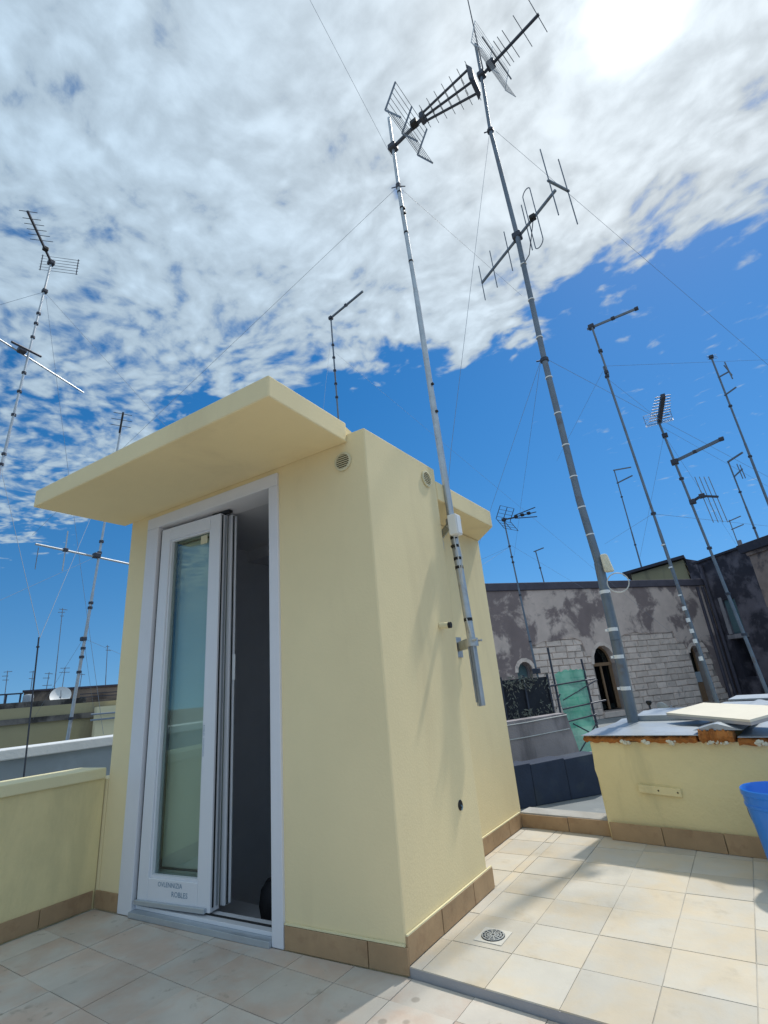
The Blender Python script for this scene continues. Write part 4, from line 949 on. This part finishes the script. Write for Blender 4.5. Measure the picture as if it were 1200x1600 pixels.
MB().hexa([fp(a - .06, -.1, c - .16), fp(b + .08, -.1, c - .16), fp(b + .08, .10, c - .16), fp(a - .06, .10, c - .16)], [fp(a - .06, -.1, c - .02), fp(b + .08, -.1, c - .02), fp(b + .08, .10, c - .02), fp(a - .06, .10, c - .02)]).build('window_sill', 'stone', sb, bevel=.01)
for t_, (z0_, z1_) in ((7.72, (-1, 3.2)), (7.95, (-1, 3.2))): MB().tube(fp(t_, .08, z0_), fp(t_, .08, z1_), .045, .045, 10).build('drainpipe', 'cornice', sb)

# ------------------------------------------------------------------ blackened taller building at the right
Q0 = Vector((.78, 17.6, 0)); QD = Vector((.675, -.738, 0)).normalized(); QN = Vector((QD.y, -QD.x, 0))     # QN faces the terrace
def qp(t, d, z): p = Q0 + QD * t + QN * d; return Vector((p.x, p.y, z))
db = thing('blackened_building', 'tall soot blackened building with faded green shutter at the right edge', 'building', qp(2.5, -2, -9))
dop = [(.56, 1.04, 1.62, 2.66), (.50, .95, .36, 1.46)]
TBd = sorted({.0, 6.5, 2.0} | {w for d_ in dop for w in d_[:2]}); ZBd = sorted({-9.0, 4.0} | {w for d_ in dop for w in d_[2:]})
cells(TBd, [-.5, 0.0], ZBd, lambda t, d, z: not any(a < t < b and c < z < e for a, b, c, e in dop), lambda t, d, z: tuple(qp(t, d, z))).build('wall', 'darkwall', db)
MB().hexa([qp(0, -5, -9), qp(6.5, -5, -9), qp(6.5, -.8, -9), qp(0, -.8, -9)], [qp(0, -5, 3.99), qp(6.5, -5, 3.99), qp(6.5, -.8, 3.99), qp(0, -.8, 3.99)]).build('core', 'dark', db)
MB().hexa([qp(-.1, -5, 4.0005), qp(1.98, -5, 4.0005), qp(1.98, .10, 4.0005), qp(-.1, .10, 4.0005)], [qp(-.1, -5, 4.06), qp(1.98, -5, 4.06), qp(1.98, .12, 4.06), qp(-.1, .12, 4.06)]).build('roof_edge', 'roofdark', db)
MB().hexa([qp(1.985, -5, 3.80), qp(6.6, -5, 3.80), qp(6.6, .22, 3.80), qp(1.985, .22, 3.80)], [qp(1.985, -5, 4.05), qp(6.6, -5, 4.05), qp(6.6, .28, 4.05), qp(1.985, .28, 4.05)]).build('eave', 'roofdark', db, bevel=.02)
MB().hexa([qp(2.1, .002, 2.2), qp(6.5, .002, 2.2), qp(6.5, .05, 2.2), qp(2.1, .05, 2.2)], [qp(2.1, .002, 3.70), qp(6.5, .002, 3.70), qp(6.5, .05, 3.70), qp(2.1, .05, 3.70)]).build('plaster_patch', 'pinkwall', db)
MB().hexa([qp(2.1, .002, 3.705), qp(6.5, .002, 3.705), qp(6.5, .12, 3.705), qp(2.1, .12, 3.705)], [qp(2.1, .002, 3.795), qp(6.5, .002, 3.795), qp(6.5, .14, 3.795), qp(2.1, .14, 3.795)]).build('moulding', 'pinkwall', db)
a, b, c, e = dop[0]
sw = MB().hexa([qp(a, -.12, c), qp(b, -.12, c), qp(b, -.06, c), qp(a, -.06, c)], [qp(a, -.12, e), qp(b, -.12, e), qp(b, -.06, e), qp(a, -.06, e)]).build('shutter', 'shutter', db)
for k in range(12):
    z_ = c + .06 + k * .08; MB().hexa([qp(a + .04, -.058, z_), qp(b - .04, -.058, z_), qp(b - .04, -.045, z_ - .01), qp(a + .04, -.045, z_ - .01)], [qp(a + .04, -.058, z_ + .05), qp(b - .04, -.058, z_ + .05), qp(b - .04, -.05, z_ + .05), qp(a + .04, -.05, z_ + .05)]).build('slat', 'shutter', sw)
MB().hexa([qp(a - .12, .001, c), qp(a - .002, .001, c), qp(a - .002, .03, c), qp(a - .12, .03, c)], [qp(a - .12, .001, e + .1), qp(a - .002, .001, e + .1), qp(a - .002, .03, e + .1), qp(a - .12, .03, e + .1)]).build('jamb', 'greywall', db)
MB().hexa([qp(a - .12, .001, c - .14), qp(b + .1, .001, c - .14), qp(b + .1, .10, c - .14), qp(a - .12, .10, c - .14)], [qp(a - .12, .001, c - .02), qp(b + .1, .001, c - .02), qp(b + .1, .10, c - .02), qp(a - .12, .10, c - .02)]).build('window_sill', 'greywall', db)
MB().tube(qp(.22, .08, -2), qp(.22, .08, 3.9), .05, .05, 10).build('drainpipe', 'cornice', db)
MB().tube(qp(1.5, -.4, 4.05), qp(1.5, -.4, 4.35), .05, .05, 10).build('chimney_pot', 'greywall', db)

oh = thing('olive_house', 'small olive house with low pitched dark roof behind the stone building', 'house', (-.5, 23.5, -9))
MB().hexa([(-1.85, 21.95, -9), (.95, 22.25, -9), (.95, 26, -9), (-1.85, 26, -9)], [(-1.85, 21.95, 4.72), (.22, 22.12, 4.98), (.22, 26, 4.98), (-1.85, 26, 4.72)]).build('wall', 'olive', oh)
MB().hexa([(-2.15, 21.75, 4.74), (.30, 21.9, 5.02), (.30, 26.2, 5.02), (-2.15, 26.2, 4.74)], [(-2.15, 21.75, 4.86), (.30, 21.9, 5.14), (.30, 26.2, 5.14), (-2.15, 26.2, 4.86)]).build('roof', 'roofdark', oh)
MB().hexa([(.31, 22.0, 3), (1.1, 22.1, 3), (1.1, 25, 3), (.31, 25, 3)], [(.31, 22.0, 4.98), (1.1, 22.1, 4.66), (1.1, 25, 4.66), (.31, 25, 4.98)]).build('side_wall', 'darkwall', oh)

# low dark coping and rubble right, behind the enclosure
dw = thing('black_coping_wall', 'low blackened sloping wall behind the zinc roof at the right edge', 'wall', (1.6, 6.0, -.32))
MB().hexa([(1.05, 6.35, -.32), (3.6, 5.7, -.32), (3.6, 6.0, -.32), (1.05, 6.65, -.32)], [(1.05, 6.35, .42), (3.6, 5.7, .72), (3.6, 6.0, .72), (1.05, 6.65, .42)]).build('wall', 'darkwall', dw)
# satellite dish seen edge on, and a rusted cowl
ds = thing('satellite_dish', 'grey satellite dish seen from behind beside the tall mast foot', 'satellite dish', (.61, 3.31, -.32))
dc, da = Vector((.607, 3.31, .575)), Vector((.62, .70, .35))
MB().lathe(dc, [(.0005, -.022), (.03, -.020), (.055, -.012), (.072, 0), (.072, .003), (.055, -.009), (.03, -.017), (.0005, -.019)], 24, False, da).build('reflector', 'greyblue', ds, smooth=True)
MB().tube((.605, 3.305, -.32), dc - da * .02, .010, .010, 8).build('post', 'galv_dull', ds); MB().tube(dc + Vector((.01, -.01, -.06)), dc + da.normalized() * .09, .004, .004, 6).build('feed_arm', 'galv_dull', ds)
cw_ = thing('rusted_cowl', 'dark rusted pipe cowl on a short stem above the zinc roof', 'pipe cowl', (.497, 3.293, -.32))
MB().tube((.497, 3.293, -.32), (.500, 3.294, .630), .008, .008, 8).build('stem', 'dark_metal', cw_)
MB().lathe((.501, 3.294, .640), [(.0005, -.020), (.014, -.016), (.022, -.004), (.024, .008), (.018, .020), (.0005, .024)], 10).build('cowl', 'tape', cw_, smooth=True)

# ------------------------------------------------------------------ neighbours at the left
nl = thing('grey_parapet', 'grey blue parapet, white paint with shade put into its colour, pale coping beyond the yellow one', 'wall', (-3.9, .3, -.5))
MB().prism([(-3.95, -5), (-3.70, -5), (-3.70, 4.4), (-3.95, 4.4)], -9, .685).build('wall', 'greyblue', nl)
MB().prism([(-4.02, -5), (-3.66, -5), (-3.66, 4.45), (-4.02, 4.45)], .6855, .765).build('coping', 'whitecap', nl, bevel=.008)
struct(MB().prism([(-3.695, -5), (-2.225, -5), (-2.225, 4.4), (-3.695, 4.4)], -9, -.50).build('side_roof', 'roofgrey'))
struct(MB().prism([(-8.4, -6), (-4.03, -6), (-4.03, 9), (-8.4, 9)], -9, -.52).build('left_roof', 'roofgrey'))
ob = thing('olive_building', 'olive grey building with black stained cornice beyond the grey parapet', 'building', (-11, 2, -9))
od = Vector((.394, .919, 0)).normalized(); on = Vector((od.y, -od.x, 0)); o0 = Vector((-9.12, 1.66, 0))
def op(t, d, z): p = o0 + od * t + on * d; return Vector((p.x, p.y, z))
def obx(t0, t1, d0, d1, a, b): return MB().hexa([op(t0, d0, a), op(t1, d0, a), op(t1, d1, a), op(t0, d1, a)], [op(t0, d0, b), op(t1, d0, b), op(t1, d1, b), op(t0, d1, b)])
obx(-8, 4.5, -5, 0, -9, .93).build('wall', 'olive', ob)
obx(-8, 4.5, -5, .05, .9305, 1.02).build('cornice', 'stainband', ob)
obx(-8, 4.5, -.25, .02, 1.0205, 1.19).build('roof_parapet', 'olive', ob)
cp_ = thing('cream_pier', 'bright cream wall end beside the yellow hut edge', 'wall', op(1.5, .3, -.52)); MB().hexa([op(1.38, .12, -.6), op(3.2, .12, -.6), op(3.2, .9, -.6), op(1.38, .9, -.6)], [op(1.38, .12, 1.09), op(3.2, .12, 1.10), op(3.2, .9, 1.10), op(1.38, .9, 1.09)]).build('wall', 'creamfar', cp_)
MB().path([op(1.3, .95, .98), op(2.4, .95, .97)], .014).build('cable', 'wire', cp_); MB().path([op(1.3, .95, .89), op(2.4, .95, .90)], .014).build('cable', 'wire', cp_)
fb = thing('far_tufa_building', 'weathered brown tufa building top on the far left skyline', 'building', (-23, 8, -9))
fdv = Vector((.406, .914, 0)).normalized(); fnv = Vector((fdv.y, -fdv.x, 0)); f0 = Vector((-22.17, 6.75, 0))
def ffx(t0, t1, d0, d1, a, b): 
    P_ = lambda t, d, z: f0 + fdv * t + fnv * d + Vector((0, 0, z))
    return MB().hexa([P_(t0, d0, a), P_(t1, d0, a), P_(t1, d1, a), P_(t0, d1, a)], [P_(t0, d0, b), P_(t1, d0, b), P_(t1, d1, b), P_(t0, d1, b)])
ffx(0, 9, -6, 0, -9, 2.06).build('wall', 'brickfar', fb); ffx(-.05, 9.05, -6.05, .06, 2.0605, 2.13).build('coping', 'cornice', fb)
ffx(-5, 2.1, .05, 2.5, -9, 1.62).build('lower_wall', 'stainband', fb); ffx(2.0, 9, .07, 1.2, -9, 1.55).build('lower_wall', 'brickfar', fb)
for t_ in (-.9, -.55, -.1): ffx(t_, t_ + .06, .3, .36, 1.62, 1.98).build('pergola_post', 'dark_metal', fb)
ffx(-.95, 0.0, .28, .38, 1.98, 2.03).build('pergola_beam', 'dark_metal', fb)
for z_ in (1.66, 1.78): ffx(1.9, 3.4, .9, .95, z_, z_ + .03).build('railing', 'dark_metal', fb)
for t_, w_, lab in ((-.95, .16, 'white water drum at the left end of the far roof'), (.2, .18, 'grey white water drum beside the far pergola')):
    c = f0 + fdv * t_ + fnv * .6
    o = MB().lathe((c.x, c.y, 1.62), [(.0005, 0), (w_ * .9, 0), (w_, .05), (w_ * .93, .15), (w_, .2), (w_ * .9, .30), (.0005, .33)], 16).build('water_drum', 'dish' if t_ < 0 else 'greyblue', None, smooth=True); tag(o, lab, 'water drum')
fds = thing('far_satellite_dish', 'white satellite dish on the far tufa building', 'satellite dish', tuple(f0 + fdv * 1.25 + fnv * .9 + Vector((0, 0, 1.62))))
c = f0 + fdv * 1.25 + fnv * .9 + Vector((0, 0, 1.80)); axd = Vector((.80, -.35, .45))
MB().lathe(c, [(.0005, -.09), (.15, -.075), (.28, -.03), (.36, .02), (.36, .03), (.28, -.02), (.15, -.065), (.0005, -.08)], 28, False, axd).build('reflector', 'dish', fds, smooth=True)
MB().tube(c - axd * .08, c - Vector((.05, 0, .2)), .03, .03, 8).build('post', 'galv_dull', fds); MB().tube(c + Vector((.1, 0, -.3)), c + axd.normalized() * .4, .012, .012, 6).build('feed_arm', 'galv_dull', fds)
